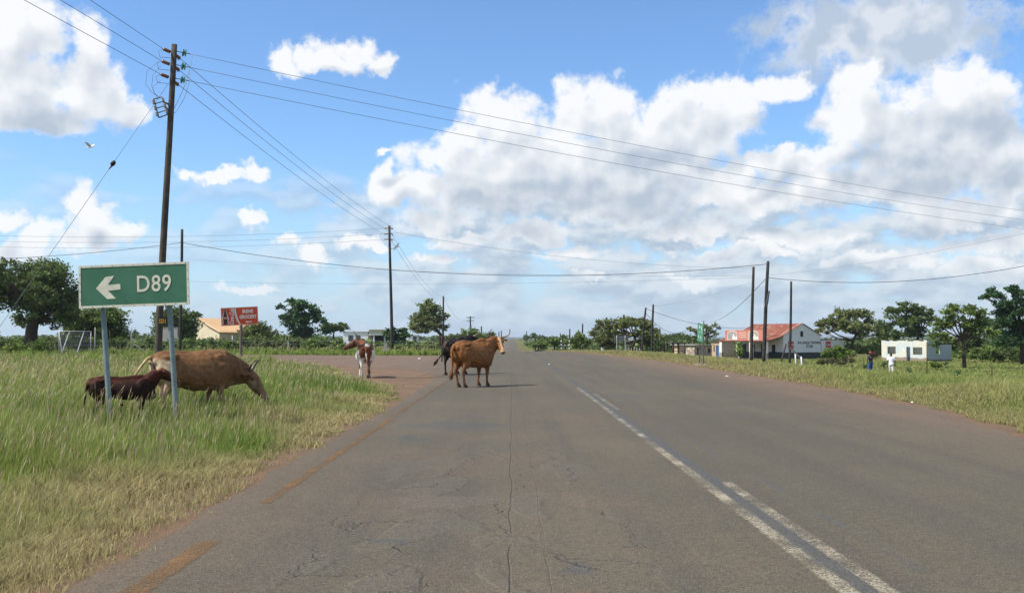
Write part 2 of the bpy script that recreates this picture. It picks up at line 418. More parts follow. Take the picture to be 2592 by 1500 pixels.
# side road running off to the left: near and far edge as y over x (x going negative)
SN = ([-400, -120, -60, -30, -18, -9.2, -6.8, -5.0, -3.8, -3.0, -2.6], [190, 96, 72, 60, 55, 51, 47.8, 45.3, 42, 38, 34.5])
SF = ([-400, -120, -60, -30, -15, -8, -5.5, -4.2, -3.2, -2.6], [203, 111, 92, 86, 82.5, 81, 80.5, 83, 90, 100])
def side_near(x): return np.interp(x, *SN)
def side_far(x): return np.interp(x, *SF)

def sheet(name, rows, m, dz, kind='structure', nacross=14, jitter=0.0, seed=1.0):
    """rows: list of (p_left, p_right) in plan; a sheet draped dz above the ground"""
    vs = []; fs = []
    for i, (a, b) in enumerate(rows):
        if jitter:
            ja = mnoise.noise(Vector((a[0]*1.3+seed, a[1]*1.3, 0)))*jitter + mnoise.noise(Vector((a[0]*5+seed, a[1]*5, 3)))*jitter*.5
            jb = mnoise.noise(Vector((b[0]*1.3+seed, b[1]*1.3, 7)))*jitter + mnoise.noise(Vector((b[0]*5+seed, b[1]*5, 9)))*jitter*.5
            d = Vector((b[0]-a[0], b[1]-a[1])).normalized()
            a = (a[0]+d.x*ja, a[1]+d.y*ja); b = (b[0]+d.x*jb, b[1]+d.y*jb)
        for k in range(nacross+1):
            t = k/nacross; x = a[0]+(b[0]-a[0])*t; y = a[1]+(b[1]-a[1])*t
            vs.append((x, y, float(H(x, y))+dz))
    n = nacross+1
    for i in range(len(rows)-1):
        for k in range(nacross): a = i*n+k; fs.append((a, a+1, a+n+1, a+n))
    mb = MB(); mb.add(vs, fs, smooth=True)
    o = mb.build(name, m); return tag(o, kind=kind)

def asphalt_mat():
    m = bpy.data.materials.new('worn_asphalt'); m.use_nodes = True; t = m.node_tree; t.nodes.clear(); N = NT(t)
    pos = N.n('ShaderNodeNewGeometry').outputs['Position']; sp = N.n('ShaderNodeSeparateXYZ', ins={0: pos})
    x = sp.outputs[0]; y = sp.outputs[1]
    streak = N.noise(N.vm('MULTIPLY', pos, (1.6, .05, 0)), 1.0, 5, 0.6)
    big = N.noise(pos, 0.22, 5, 0.6); med = N.noise(pos, 1.3, 6, 0.65); fine = N.noise(pos, 34.0, 4, 0.75); grit = N.noise(pos, 110.0, 2, 0.6)
    c = N.mix(N.ramp(big, .35, .65), (.098, .081, .050), (.120, .098, .060))
    c = N.mix(N.ramp(streak, .4, .7), c, (.082, .069, .046))
    c = N.mix(N.m('MULTIPLY', N.ramp(med, .48, .72), .5), c, (.083, .071, .049))
    # red dust: along both edges, on the bay on the right, and over the junction
    re = N.ramp(x, 5.0, 9.0, 0.0, .95); le = N.ramp(x, -1.7, -3.0, 0.0, .6)
    sw = N.ramp(N.m('ADD', x, N.m('MULTIPLY', N.noise(pos, .35, 4, .6), 2.0)), -1.6, -5.2, 0, .95)
    dn = N.ramp(N.noise(N.vm('MULTIPLY', pos, (1.0, .35, 0)), .8, 6, .65), .25, .7)
    dust = N.m('MULTIPLY', N.m('MAXIMUM', N.m('MAXIMUM', re, le), sw), N.m('ADD', .35, N.m('MULTIPLY', dn, .75)), clamp=True)
    c = N.mix(dust, c, (.200, .120, .072))
    dn2 = N.m('MULTIPLY', N.m('MULTIPLY', N.ramp(N.noise(N.vm('MULTIPLY', pos, (1.0, .6, 0)), .55, 6, .68), .42, .66), N.ramp(y, 30, 12)), N.ramp(x, 2.5, 1.0))
    c = N.mix(N.m('MULTIPLY', dn2, .55), c, (.155, .108, .066))
    # smooth tar patches and old repairs in the left lane
    pn = N.noise(N.vm('MULTIPLY', pos, (1.0, .5, 0)), 1.1, 3, .5, .6)
    lane = N.m('MULTIPLY', N.ramp(x, -1.6, -1.1), N.ramp(x, 1.1, .7)); near = N.ramp(y, 16, 9)
    patch = N.m('MULTIPLY', N.m('MULTIPLY', lane, near), N.ramp(pn, .53, .57))
    c = N.mix(N.m('MULTIPLY', patch, .55), c, (.118, .101, .071))
    def stain(cx, cy, rx, ry, s, col):
        nonlocal c
        w = N.vm('MULTIPLY', N.vm('SUBTRACT', N.vm('ADD', pos, N.vm('MULTIPLY', N.noise(pos, 1.5, 3, .5, out='Color'), (.6, 2.0, 0))), (cx+.3, cy+1.0, 0)), (1/rx, 1/ry, 0))
        c = N.mix(N.m('MULTIPLY', N.ramp(N.vm('LENGTH', w), 1.0, .7), s), c, col)
    stain(-.95, 15.9, .95, .9, .55, (.07, .07, .072)); stain(-1.35, 14.0, .30, .35, .6, (.065, .065, .067)); stain(-.85, 5.9+1.1, .16, .14, .7, (.07,.07,.072))
    stain(.35, 5.9, .10, .10, .6, (.07,.07,.07)); stain(2.7, 24, .5, 1.6, .4, (.08,.08,.08)); stain(-.55, 8.6, .5, .3, .5, (.15, .115, .088))
    # cracks
    vor = N.n('ShaderNodeTexVoronoi', feature='DISTANCE_TO_EDGE', ins={'Vector': N.vm('ADD', N.vm('MULTIPLY', pos, (1.2, .8, 0)), N.vm('MULTIPLY', N.noise(pos, 2.5, 4, .6, out='Color'), (.7, .7, 0))), 'Scale': .9})
    crk = N.m('MULTIPLY', N.m('MULTIPLY', N.ramp(vor.outputs['Distance'], .020, .002), N.ramp(med, .46, .56)), N.m('MULTIPLY', N.m('ADD', lane, .12), N.ramp(y, 18, 8)))
    wob = N.m('MULTIPLY', N.m('SUBTRACT', N.noise(N.vm('MULTIPLY', pos, (0, 1, 0)), .6, 4, .6), .5), .12)
    def longcrack(xc, w, s):
        dd = N.m('ABSOLUTE', N.m('SUBTRACT', N.m('ADD', x, wob), xc)); return N.m('MULTIPLY', N.ramp(dd, w, w*.3), s)
    lc = N.m('MAXIMUM', longcrack(-.01, .010, .6), longcrack(.22, .007, .25))
    brk = N.ramp(N.noise(N.vm('MULTIPLY', pos, (0, 1, 0)), 1.2, 3, .6), .35, .5)
    allc = N.m('MAXIMUM', crk, N.m('MULTIPLY', lc, brk))
    c = N.mix(N.m('MULTIPLY', allc, .30), c, (.045, .04, .032))
    # tar band between the centre lines
    tb = N.m('ABSOLUTE', N.m('SUBTRACT', N.m('ADD', x, N.m('MULTIPLY', wob, .25)), 1.95))
    c = N.mix(N.m('MULTIPLY', N.ramp(tb, .13, .06), N.ramp(streak, .3, .6, .45, .85)), c, (.075, .078, .08))
    tb2 = N.m('ABSOLUTE', N.m('SUBTRACT', N.m('ADD', x, wob), 2.45))
    c = N.mix(N.m('MULTIPLY', N.m('MULTIPLY', N.ramp(tb2, .07, .03), N.ramp(N.noise(N.vm('MULTIPLY', pos, (0, 1, 0)), .5, 3, .6), .45, .6)), .6), c, (.075, .078, .08))
    # stone grit
    c = N.mix(N.ramp(fine, .44, .60, 0, .6), c, (.055, .048, .039)); c = N.mix(N.ramp(grit, .56, .70, 0, .7), c, (.34, .30, .25))
    b = N.n('ShaderNodeBsdfPrincipled', ins={'Base Color': c, 'Roughness': .82, 'Specular IOR Level': .25})
    hh = N.m('ADD', N.m('ADD', N.m('MULTIPLY', fine, .35), N.m('MULTIPLY', grit, .3)), N.m('ADD', N.m('MULTIPLY', allc, -.6), N.m('ADD', N.m('MULTIPLY', patch, .5), N.m('MULTIPLY', med, .8))))
    bp = N.n('ShaderNodeBump', ins={'Strength': 1.0, 'Distance': .02, 'Height': hh}); t.links.new(bp.outputs[0], b.inputs['Normal'])
    N.n('ShaderNodeOutputMaterial', ins={0: b.outputs[0]}); return m
ASPH = asphalt_mat()
def gravel_mat():
    m = bpy.data.materials.new('red_gravel'); m.use_nodes = True; t = m.node_tree; t.nodes.clear(); N = NT(t)
    pos = N.n('ShaderNodeNewGeometry').outputs['Position']
    n1 = N.noise(pos, .7, 6, .65); n2 = N.noise(pos, 28.0, 4, .7); n3 = N.noise(pos, 80.0, 3, .6)
    c = N.mix(N.ramp(n1, .35, .65), (.215, .135, .083), (.165, .112, .074))
    c = N.mix(N.ramp(n2, .5, .7, 0, .6), c, (.10, .07, .05)); c = N.mix(N.ramp(n3, .6, .72, 0, .6), c, (.34, .27, .19))
    b = N.n('ShaderNodeBsdfPrincipled', ins={'Base Color': c, 'Roughness': .95, 'Specular IOR Level': .1})
    bp = N.n('ShaderNodeBump', ins={'Strength': .9, 'Distance': .02, 'Height': N.m('ADD', n2, n3)}); t.links.new(bp.outputs[0], b.inputs['Normal'])
    N.n('ShaderNodeOutputMaterial', ins={0: b.outputs[0]}); return m
GRAV = gravel_mat()

def ysteps(a, b):
    y = a; out = []
    while y < b: out.append(y); y += max(.12, abs(y)*.012) if y > 0 else 1.0
    out.append(b); out += [v for v in YS if a < v < b]
    return sorted(set(out))
yy = ysteps(-30, 1500)
sheet('road', [((float(left_edge(y)), y), (float(right_edge(y)), y)) for y in yy], ASPH, .016, jitter=.09)
sx = sorted(set(list(np.arange(-400, -60, 10.0))+list(np.arange(-60, -12, 1.0))+list(np.arange(-12, -2.3, .2))))
sheet('side_road', [((x, float(side_near(x))), (x, float(side_far(x)))) for x in sx], ASPH, .010, nacross=30, jitter=.12, seed=5)
# red gravel: strip beside the asphalt on both sides, and the apron of the junction
sheet('gravel_shoulder', [((float(left_edge(y))-(.30+.12*math.sin(y*.7)), y), (float(left_edge(y))+.3, y)) for y in ysteps(-30, 44)], GRAV, .005, nacross=4, jitter=.22, seed=3)
sheet('gravel_shoulder', [((x, float(side_near(x))-.7), (x, float(side_near(x))+.6)) for x in sx if -60 < x < -8.5], GRAV, .0035, nacross=6, jitter=.3, seed=4)
sheet('gravel_shoulder', [((float(grass_edge(y))-.35, y), ((float(left_edge(y)) if y < 34.5 else float(np.interp(y, SN[1][::-1], SN[0][::-1])))+.35, y)) for y in ysteps(21, 52)], GRAV, .0065, nacross=8, jitter=.2, seed=8)
sheet('gravel_shoulder', [((float(right_edge(y))-.3, y), (float(right_edge(y))+.55+.2*math.sin(y*.5), y)) for y in ysteps(-30, 150)], GRAV, .005, nacross=4, jitter=.25, seed=6)

# painted lines
def paint_mat(name, col, wear, xc=0.0, hw=9.0):
    m = bpy.data.materials.new(name); m.use_nodes = True; t = m.node_tree; t.nodes.clear(); N = NT(t)
    pos = N.n('ShaderNodeNewGeometry').outputs['Position']
    w = N.ramp(N.m('ADD', N.m('MULTIPLY', N.noise(pos, 70, 4, .7), .7), N.m('MULTIPLY', N.noise(pos, 1.5, 3, .6), .45)), wear-.09, wear+.09)
    w = N.m('MAXIMUM', w, N.ramp(N.m('ADD', N.m('ABSOLUTE', N.m('SUBTRACT', N.n('ShaderNodeSeparateXYZ', ins={0: pos}).outputs[0], xc)), N.m('MULTIPLY', N.m('SUBTRACT', N.noise(pos, 9, 4, .6), .5), hw*.9)), hw*.45, hw*.95))
    b = N.n('ShaderNodeBsdfPrincipled', ins={'Base Color': (*col, 1), 'Roughness': .8, 'Specular IOR Level': .2})
    bp = N.n('ShaderNodeBump', ins={'Strength': .7, 'Distance': .008, 'Height': N.noise(pos, 60, 3, .7)}); t.links.new(bp.outputs[0], b.inputs['Normal'])
    mx = N.n('ShaderNodeMixShader', ins={0: w, 1: b.outputs[0], 2: N.n('ShaderNodeBsdfTransparent').outputs[0]})
    N.n('ShaderNodeOutputMaterial', ins={0: mx.outputs[0]}); return m
PW = paint_mat('worn_white_paint', (.37, .32, .23), .555, 1.84, .075); PW2 = paint_mat('worn_white_paint_right', (.36, .31, .225), .55, 2.06, .07); PY = paint_mat('worn_orange_paint', (.20, .112, .046), .57, -2.08, .065)
def line(name, x, w, y0, y1, m, dz=.020):
    ys = [v for v in ysteps(-30, 1400) if y0 <= v <= y1]
    rows = [((x-w/2, v), (x+w/2, v)) for v in ys]
    o = sheet(name, rows, m, dz, nacross=1, jitter=.018, seed=x); return o
line('road_marking', 1.84, .17, -10, 13.5, PW); line('road_marking', 1.85, .14, 13.4, 28, paint_mat('fading_white_paint', (.34, .31, .25), .54, 1.85, .07))
line('road_marking', 2.06, .15, -10, 9.7, PW2); line('road_marking', 2.06, .12, 19.5, 25, paint_mat('faded_white_paint', (.34, .30, .24), .54, 2.06, .06))
line('road_marking', 5.3, .07, 17.5, 22.6, PW)
line('road_marking', -2.06, .17, -10, 7.0, paint_mat('faded_orange_paint', (.19, .11, .05), .58, -2.06, .10)); line('road_marking', -2.08, .16, 8.4, 17.5, PY); line('road_marking', -2.10, .20, 17.5, 33, paint_mat('dusty_orange_paint', (.18, .11, .055), .55, -2.1, .065))

# ------------------------------------------------------------------ cattle
def loft(mb, st, n=14):
    """closed skin through stations (centre, half width (y), half height, tilt around y, squareness)"""
    vs = []
    for (c, hw, hh, tilt) in st:
        M = Matrix.Rotation(tilt, 3, 'Y')
        for k in range(n):
            t = 2*math.pi*k/n; vs.append(Vector(c) + M @ Vector((0, hw*math.cos(t)*(1-.27*math.sin(t)), hh*math.sin(t))))
    fs = [tuple(range(n)), tuple((len(st)-1)*n+k for k in range(n-1, -1, -1))]
    for i in range(len(st)-1):
        for k in range(n): fs.append((i*n+k, (i+1)*n+k, (i+1)*n+(k+1) % n, i*n+(k+1) % n))
    mb.add(vs, fs, smooth=True)

def frame_to(d, up=(0, 0, 1)):
    """matrix whose X looks along d"""
    d = Vector(d).normalized(); up = Vector(up); y = up.cross(d).normalized(); z = d.cross(y)
    return Matrix((d, y, z)).transposed()

def make_cow(label, cat, loc, heading, poll, look, coat, s=1.0, roll=0.0, legs=None, horn=None, horn_r=.026, tail=None, calf=False, udder=False, muzzle=(.10, .07, .055), horn_col=None, hump=0.0, earcol=None, group='cattle at the junction', hoofcol=(.035,.026,.02), voxel=.022):
    """cattle in their own frame: x forward, z up; poll = top of the head, look = direction of the muzzle"""
    root = empty('cow' if not calf else 'calf', loc, label, cat, group, rz=heading); root.scale = (s, s, s)
    mb = MB()
    # trunk
    T = [(-.80, 1.02, .07, .10), (-.765, .995, .15, .20), (-.68, .965, .215, .275), (-.52, .945, .25, .305), (-.36, .905, .265, .315), (-.05, .862, .335, .352),
         (.18, .862, .325, .367), (.38, .880, .27, .385), (.54, .895, .22, .365), (.66, .915, .165, .30), (.76, .93, .10, .20)]
    if calf: T = [(x*.93, z+.03, w*.78, h*.70) for x, z, w, h in T]
    loft(mb, [((x, 0, z), w, h, 0) for x, z, w, h in T], 18)
    # spine ridge, hips, withers, brisket
    mb.tube([(-.78, 0, 1.13 if not calf else 1.14), (-.5, 0, 1.215 if not calf else 1.19), (-.05, 0, 1.185 if not calf else 1.165), (.38, 0, 1.225+hump if not calf else 1.19), (.6, 0, 1.17)], [.045, .055, .05, .075+hump*.5, .05], 8)
    for sg in (-1, 1):
        mb.ball((-.46, sg*.215, 1.15), (.075, .06, .06)); mb.ball((-.62, sg*.15, .93), (.17, .10, .25)); mb.tube([(-.47, sg*.20, 1.13), (-.62, sg*.15, 1.13), (-.78, sg*.08, 1.08)], [.05, .05, .04], 8) if not calf else None
        mb.ball((-.78, sg*.085, 1.05), (.06, .05, .07)); mb.ball((.44, sg*.17, .96), (.17, .08, .24))
    mb.ball((.62, 0, .66 if not calf else .76), (.17, .085, .15))
    # neck
    P = Vector(poll); L = Vector(look).normalized(); Fm = frame_to(L)
    hs = 1.13 if not calf else 1.0
    nk0 = Vector((.52, 0, .98)); nk1 = P - L*.02 - (Fm @ Vector((0, 0, .10*hs)))
    mid = (nk0+nk1)/2 + Vector((.04, 0, .02))
    pts = []; rad = []; prev = nk0
    for i in range(8):
        t = i/7; p = nk0*(1-t)**2 + mid*2*t*(1-t) + nk1*t*t; pts.append(p); rad.append((.165*(1-t)+.092*t)*(hs if not calf else .9))
    mb.tube(pts, rad, 12, flat=1.62)
    nm = (nk0+nk1)/2   # dewlap
    if not calf: mb.tube([(.56, 0, .62), nm*.6+nk0*.4+Vector((.06, 0, -.26)), nm*.5+nk1*.5+Vector((.03, 0, -.15)), nk1+Vector((0, 0, -.06))+L*.05], [.06, .055, .05, .04], 8, flat=1.8)
    # head
    def hp(x, y, z): return P + Fm @ (Vector((x, y, z))*hs)
    hst = [(-.04, -.075, .075, .07), (.0, -.07, .098, .095), (.09, -.075, .105, .112), (.19, -.08, .092, .105), (.29, -.088, .070, .085), (.38, -.095, .062, .070), (.45, -.10, .072, .066), (.50, -.10, .066, .055), (.525, -.10, .04, .033)]
    vs = []; n = 14
    for (x, z, w, h) in hst:
        for k in range(n):
            t = 2*math.pi*k/n; vs.append(hp(x, w*math.cos(t), z+h*math.sin(t)))
    fs = [tuple(range(n)), tuple((len(hst)-1)*n+k for k in range(n-1, -1, -1))]
    for i in range(len(hst)-1):
        for k in range(n): fs.append((i*n+k, (i+1)*n+k, (i+1)*n+(k+1) % n, i*n+(k+1) % n))
    mb.add(vs, fs)
    mb.tube([hp(.05, 0, -.17), hp(.2, 0, -.175), hp(.36, 0, -.15)], [.05, .045, .035], 8)      # jaw
    for sg in (-1, 1):
        mb.ball(hp(.115, sg*.095, -.03), .034*hs)                                               # brow
        e0 = hp(.01, sg*.09, -.05); e1 = hp(.00, sg*.19, -.065); e2 = hp(.02, sg*.275, -.10)
        mb.tube([e0, (e0+e1)/2, e1, (e1+e2)/2, e2], [.028*hs, .045*hs, .058*hs, .05*hs, .014], 10, flat=.42)
    # legs: each (joint list for hind right, hind left, front right, front left)
    lg = legs or {}
    k = 1.0 if not calf else .72
    for nm_, sg in (('hr', -1), ('hl', 1)):
        dx, dl = lg.get(nm_, (0, 0))
        J = [(-.56, .12, 1.02, .20), (-.54, .155, .88, .215), (-.50, .165, .76, .190), (-.51+dx*.2, .16, .63, .135), (-.60+dx*.5, .15, .51, .076), (-.635+dx*.6, .148, .43, .052), (-.61+dx*.75, .145, .30, .040), (-.59+dx*.95, .145, .15, .038), (-.575+dx, .145, .105, .047), (-.555+dx, .145, .05, .048), (-.545+dx, .145, .0, .055)]
        mb.tube([(x, sg*y+dl*sg*(1-z), z) for x, y, z, r in J], [r*k for *_, r in J], 12, flat=.80)
    for nm_, sg in (('fr', -1), ('fl', 1)):
        dx, dl = lg.get(nm_, (0, 0))
        J = [(.46, .12, .98, .17), (.44, .14, .82, .165), (.42+dx*.1, .145, .68, .125), (.42+dx*.3, .14, .55, .080), (.43+dx*.5, .135, .42, .052), (.435+dx*.55, .135, .37, .052), (.43+dx*.75, .132, .27, .037), (.435+dx*.95, .132, .15, .036), (.445+dx, .132, .105, .045), (.46+dx, .132, .05, .047), (.47+dx, .132, .0, .054)]
        mb.tube([(x, sg*y+dl*sg*(1-z), z) for x, y, z, r in J], [r*k for *_, r in J], 12)
    if udder:
        mb.ball((-.34, 0, .58), (.15, .11, .09))
        for a, b in ((-.38, .05), (-.28, .05), (-.38, -.05), (-.28, -.05)): mb.tube([(a, b, .53), (a, b, .46)], [.018, .012], 6)
    else: mb.tube([(-.05, 0, .56), (.0, 0, .51), (.05, 0, .505)], [.05, .03, .014], 8)
    # tail dock and switch
    tl = tail or [(-.80, 0, 1.10), (-.86, 0, 1.0), (-.87, 0, .8), (-.86, 0, .6), (-.86, 0, .45)]
    tl = [Vector(p) for p in tl]
    mb.tube([Vector((-.72, 0, 1.12))]+tl, [.045, .042]+[.034, .030, .028, .026, .024, .022, .022][:len(tl)-1], 8)
    body = fuse('body', mb, voxel/s, 4, lambda co: coat(co, hp), attr_mat('cattle_hide', (.68), .14, bump=.4, fine=.24, fscale=13.0), root, keep=lambda co: co.z > -.005)
    # switch of long hair
    tb = MB(); e = tl[-1]; dv = (tl[-1]-tl[-2]).normalized()
    rr = random.Random(3)
    for i in range(26):
        a = e + Vector((rr.uniform(-.02, .02), rr.uniform(-.02, .02), .02)); b = a + (dv+Vector((rr.uniform(-.12, .12), rr.uniform(-.12, .12), -.25))).normalized()*rr.uniform(.16, .30)
        m_ = (a+b)/2 + Vector((rr.uniform(-.03, .03), rr.uniform(-.03, .03), 0)); tb.tube([a, m_, b], [.010, .016, .002], 5)
    tb.build('tail_switch', mat('tail_hair_'+str(len(bpy.data.objects)), tuple(float(v) for v in coat(np.array([tuple(e)]), hp)[0]), .8, noise=.3), root)
    # eyes, nostrils, hooves, horns
    em = mat('cattle_eye', (.01, .008, .006), .15, spec=.6)
    for sg in (-1, 1):
        eb = MB(); eb.ball(hp(.125, sg*.112, -.045), .021*hs, 10, 8); eb.build('eye', em, root)
    nb = MB()
    nb.ball(hp(.512, 0, -.088), Vector((.03, .056, .034))*hs, 12, 8, M=Fm)
    for sg in (-1, 1): nb.ball(hp(.53, sg*.036, -.078), .015*hs, 8, 6)
    nb.build('muzzle', mat('cattle_muzzle_%.2f' % muzzle[0], muzzle, .45, spec=.4, noise=.5, nscale=14), root)
    hm_ = mat('hoof_horn', hoofcol, .5, noise=.4, nscale=20)
    for nm_, sg in (('hr', -1), ('hl', 1), ('fr', -1), ('fl', 1)):
        dx, dl = lg.get(nm_, (0, 0)); x0 = (-.545 if nm_[0] == 'h' else .47)+dx; y0 = sg*(.145 if nm_[0] == 'h' else .132)+dl*sg
        hb = MB()
        for c in (-.026, .026):
            hb.tube([(x0-.01, y0+c, .085), (x0, y0+c, .05), (x0+.02, y0+c, .002)], [.027*k, .034*k, .039*k], 10)
        hb.build('hoof', hm_, root)
    if horn:
        hcm = mat('cattle_horn_%s' % ('pale' if horn_col is None else 'dark'), (.38, .30, .19) if horn_col is None else horn_col, .4, spec=.4, color2=(.16, .12, .08), nscale=5)
        for sg in (-1, 1):
            hb = MB(); pp = [hp(x, sg*y, z) for x, y, z in horn]; nn = len(pp)
            # smooth the horn curve
            cp = []
            for i in range(nn-1):
                p0, p1, p2, p3 = pp[max(i-1, 0)], pp[i], pp[i+1], pp[min(i+2, nn-1)]
                for j in range(5):
                    t = j/5; cp.append(.5*((2*p1)+(p2-p0)*t+(2*p0-5*p1+4*p2-p3)*t*t+(3*p1-p0-3*p2+p3)*t**3))
            cp.append(pp[-1]); m_ = len(cp)
            hb.tube(cp, [horn_r*(1-(i/(m_-1))**1.6*.88) for i in range(m_)], 10)
            ho = hb.build('horn', hcm, root)
            tb_ = MB(); tb_.tube(cp[int(m_*.72):], [horn_r*(1-(i/(m_-1))**1.6*.88)*1.04 for i in range(int(m_*.72), m_)], 10)
            tb_.build('horn_tip', mat('horn_tip_dark', (.03, .025, .02), .35), ho)
    return root

def coat_fn(base, patches=(), seed=1.0):
    """base colour + list of (test(co, noise) -> weight, colour)"""
    def f(co, hp):
        n1 = vnoise(co, 3.0, seed); n2 = vnoise(co, 11.0, seed+4)
        c = np.tile(np.array(base, float), (len(co), 1))*(1+.14*n1[:, None]+.08*n2[:, None])
        for test, col in patches:
            w = np.clip(test(co, n1*.6+n2*.25, hp), 0, 1)[:, None]; c = c*(1-w)+np.array(col, float)*w*(1+.1*n1[:, None])
        return np.clip(c, .004, 1)
    return f
def sstep(v, a, b): t = np.clip((v-a)/(b-a), 0, 1); return t*t*(3-2*t)
def headw(co, hp, x0=-.1):
    """weight of the blaze down the front of the face"""
    A = np.array(hp(.02, 0, .03)); B = np.array(hp(.42, 0, -.04)); d = B-A; t = np.clip(((co-A)@d)/(d@d), 0, 1)
    return np.linalg.norm(co-(A+t[:, None]*d), axis=1)

# brown cow on the road, looking back at the camera
def brown_coat(co, hp):
    f = coat_fn((.205, .085, .028), [
        (lambda c, n, h: sstep(c[:, 2], .50, .25)*.5, (.27, .14, .07)),
        (lambda c, n, h: sstep(-c[:, 2]+n*.1, -.68, -.50)*.35*(c[:, 0] > -.4), (.16, .075, .035)),
        (lambda c, n, h: sstep(headw(c, h)+n*.02, .050, .022)*.9, (.56, .36, .20)),
        (lambda c, n, h: sstep(np.linalg.norm(c-np.array(h(.50, 0, -.09)), axis=1), .10, .07)*.8, (.50, .33, .20)),
        (lambda c, n, h: sstep(c[:, 2], .16, .10), (.17, .085, .045))], 1.0)
    return f(co, hp)
bc = gnd(1200, 28.75)
make_cow('brown horned cow standing on the asphalt, turning its head to look at the camera', 'cow', (bc.x, bc.y, .016), R(53),
         poll=(1.02, -.04, 1.33), look=(-.50, -.80, -.68), coat=brown_coat, s=1.06,
         legs={'hr': (-.02, .02), 'hl': (.05, -.02), 'fr': (.0, -.03), 'fl': (-.10, 0)}, udder=True, hump=.02,
         horn=[(-.02, .07, -.02), (-.03, .15, -.01), (-.01, .235, .05), (.02, .265, .15), (.03, .245, .25), (.03, .225, .29)],
         tail=[(-.82, .01, 1.10), (-.885, .02, 1.0), (-.89, .02, .80), (-.885, .02, .62), (-.89, .03, .46)])
# black cow behind it
bk = gnd(1157, 38.3)
make_cow('black cow with swinging tail standing on the road behind the brown one', 'cow', (bk.x, bk.y, .016), R(70),
         poll=(1.12, -.12, 1.36), look=(.8, -.2, -.45), s=1.10,
         coat=coat_fn((.022, .017, .015), [(lambda c, n, h: sstep(n+(c[:, 0] < -.6)*.35, .35, .6)*.6, (.10, .07, .055)),
              (lambda c, n, h: sstep(c[:, 2], .22, .12)*.7, (.10, .06, .04))], 3.0),
         legs={'hr': (.05, 0), 'hl': (.02, .05), 'fr': (0, 0), 'fl': (-.1, 0)}, hump=.04, voxel=.026,
         horn=[(-.02, .07, -.02), (-.03, .16, 0), (.0, .22, .08), (.02, .22, .2)],
         tail=[(-.81, .0, 1.12), (-.90, .03, 1.05), (-.93, .08, .86), (-.95, .18, .68), (-.97, .28, .55)])
# brown and white cow on the verge, seen from behind
def pied(co, hp):
    f = coat_fn((.15, .055, .026), [
        (lambda c, n, h: np.maximum(sstep(np.abs(c[:, 1])+n*.06-.10*(c[:, 2]-.8), .175, .205)*sstep(1.03+n*.06-c[:, 2], 0, .03)*(c[:, 0] > -.72)*(c[:, 0] < .62), sstep(.72+n*.08-c[:, 2], 0, .03)*(c[:, 1] > .03)*(c[:, 0] < -.3)), (.72, .66, .58)),
        (lambda c, n, h: sstep(.66+n*.1-c[:, 2], 0, .03)*(c[:, 0] > -.3)*(c[:, 0] < .62), (.70, .64, .56)),
        (lambda c, n, h: sstep(.10-np.hypot(c[:, 0]+.74, (c[:, 1]+.06)*1.1)+n*.03, 0, .02)*(c[:, 2] > 1.12), (.70, .65, .58)),
        (lambda c, n, h: (c[:, 0] < -.845)*sstep(c[:, 2]+n*.05, .93, .87)*sstep(c[:, 2], .5, .58), (.66, .56, .48)),
        (lambda c, n, h: (c[:, 0] > .1)*(c[:, 0] < .7)*sstep(c[:, 2]+n*.1, .60, .56)*sstep(c[:, 2], .28, .32), (.10, .045, .025)),
        (lambda c, n, h: (c[:, 0] < -.3)*(c[:, 1] < 0)*sstep(c[:, 2]+n*.1, .64, .60)*.85, (.16, .08, .045)),
        (lambda c, n, h: (c[:, 0] > .75)*.7, (.085, .045, .03))], 7.0)
    return f(co, hp)
pw = gnd(917, 34.8)
make_cow('brown and white cow seen from behind on the gravel corner, head turned left', 'cow', (pw.x, pw.y+.75, .0), R(99),
         poll=(1.02, .30, 1.36), look=(.03, .92, -.42), coat=pied, s=1.0,
         legs={'hr': (.0, -.02), 'hl': (-.04, -.02), 'fr': (0, 0), 'fl': (-.02, .05)},
         horn_r=.032, horn=[(-.02, .06, .0), (-.05, .13, .04), (-.05, .17, .13), (-.03, .15, .22), (-.02, .12, .30)],
         tail=[(-.82, -.01, 1.08), (-.88, -.02, .98), (-.90, -.03, .78), (-.89, -.06, .56), (-.88, -.10, .40)])
# grazing fawn cow behind the sign
def fawn(co, hp):
    f = coat_fn((.19, .094, .040), [
        (lambda c, n, h: sstep(-c[:, 0]+n*.25+(c[:, 2] < 1.05)*.05, .55, .72)*sstep(c[:, 2]+n*.1, 1.13, 1.02), (.52, .39, .25)),
        (lambda c, n, h: sstep(-c[:, 2]+n*.15, -.70, -.52)*.6, (.34, .22, .13)),
        (lambda c, n, h: (np.abs(c[:, 1]) < .10)*(c[:, 0] < -.76)*(c[:, 2] < 1.04)*(c[:, 2] > .6)*.9, (.07, .05, .045)),
        (lambda c, n, h: sstep(c[:, 0], .55, .85)*.6, (.15, .082, .04)),
        (lambda c, n, h: (np.abs(c[:, 1]) < .04)*(c[:, 0] < -.86)*.8, (.60, .44, .22)),
        (lambda c, n, h: sstep(np.linalg.norm(c-np.array(h(.18, -.08, -.12)), axis=1)+n*.03, .12, .07)*.6, (.42, .30, .18))], 12.0)
    return f(co, hp)
fw = gnd(493, 17.5)
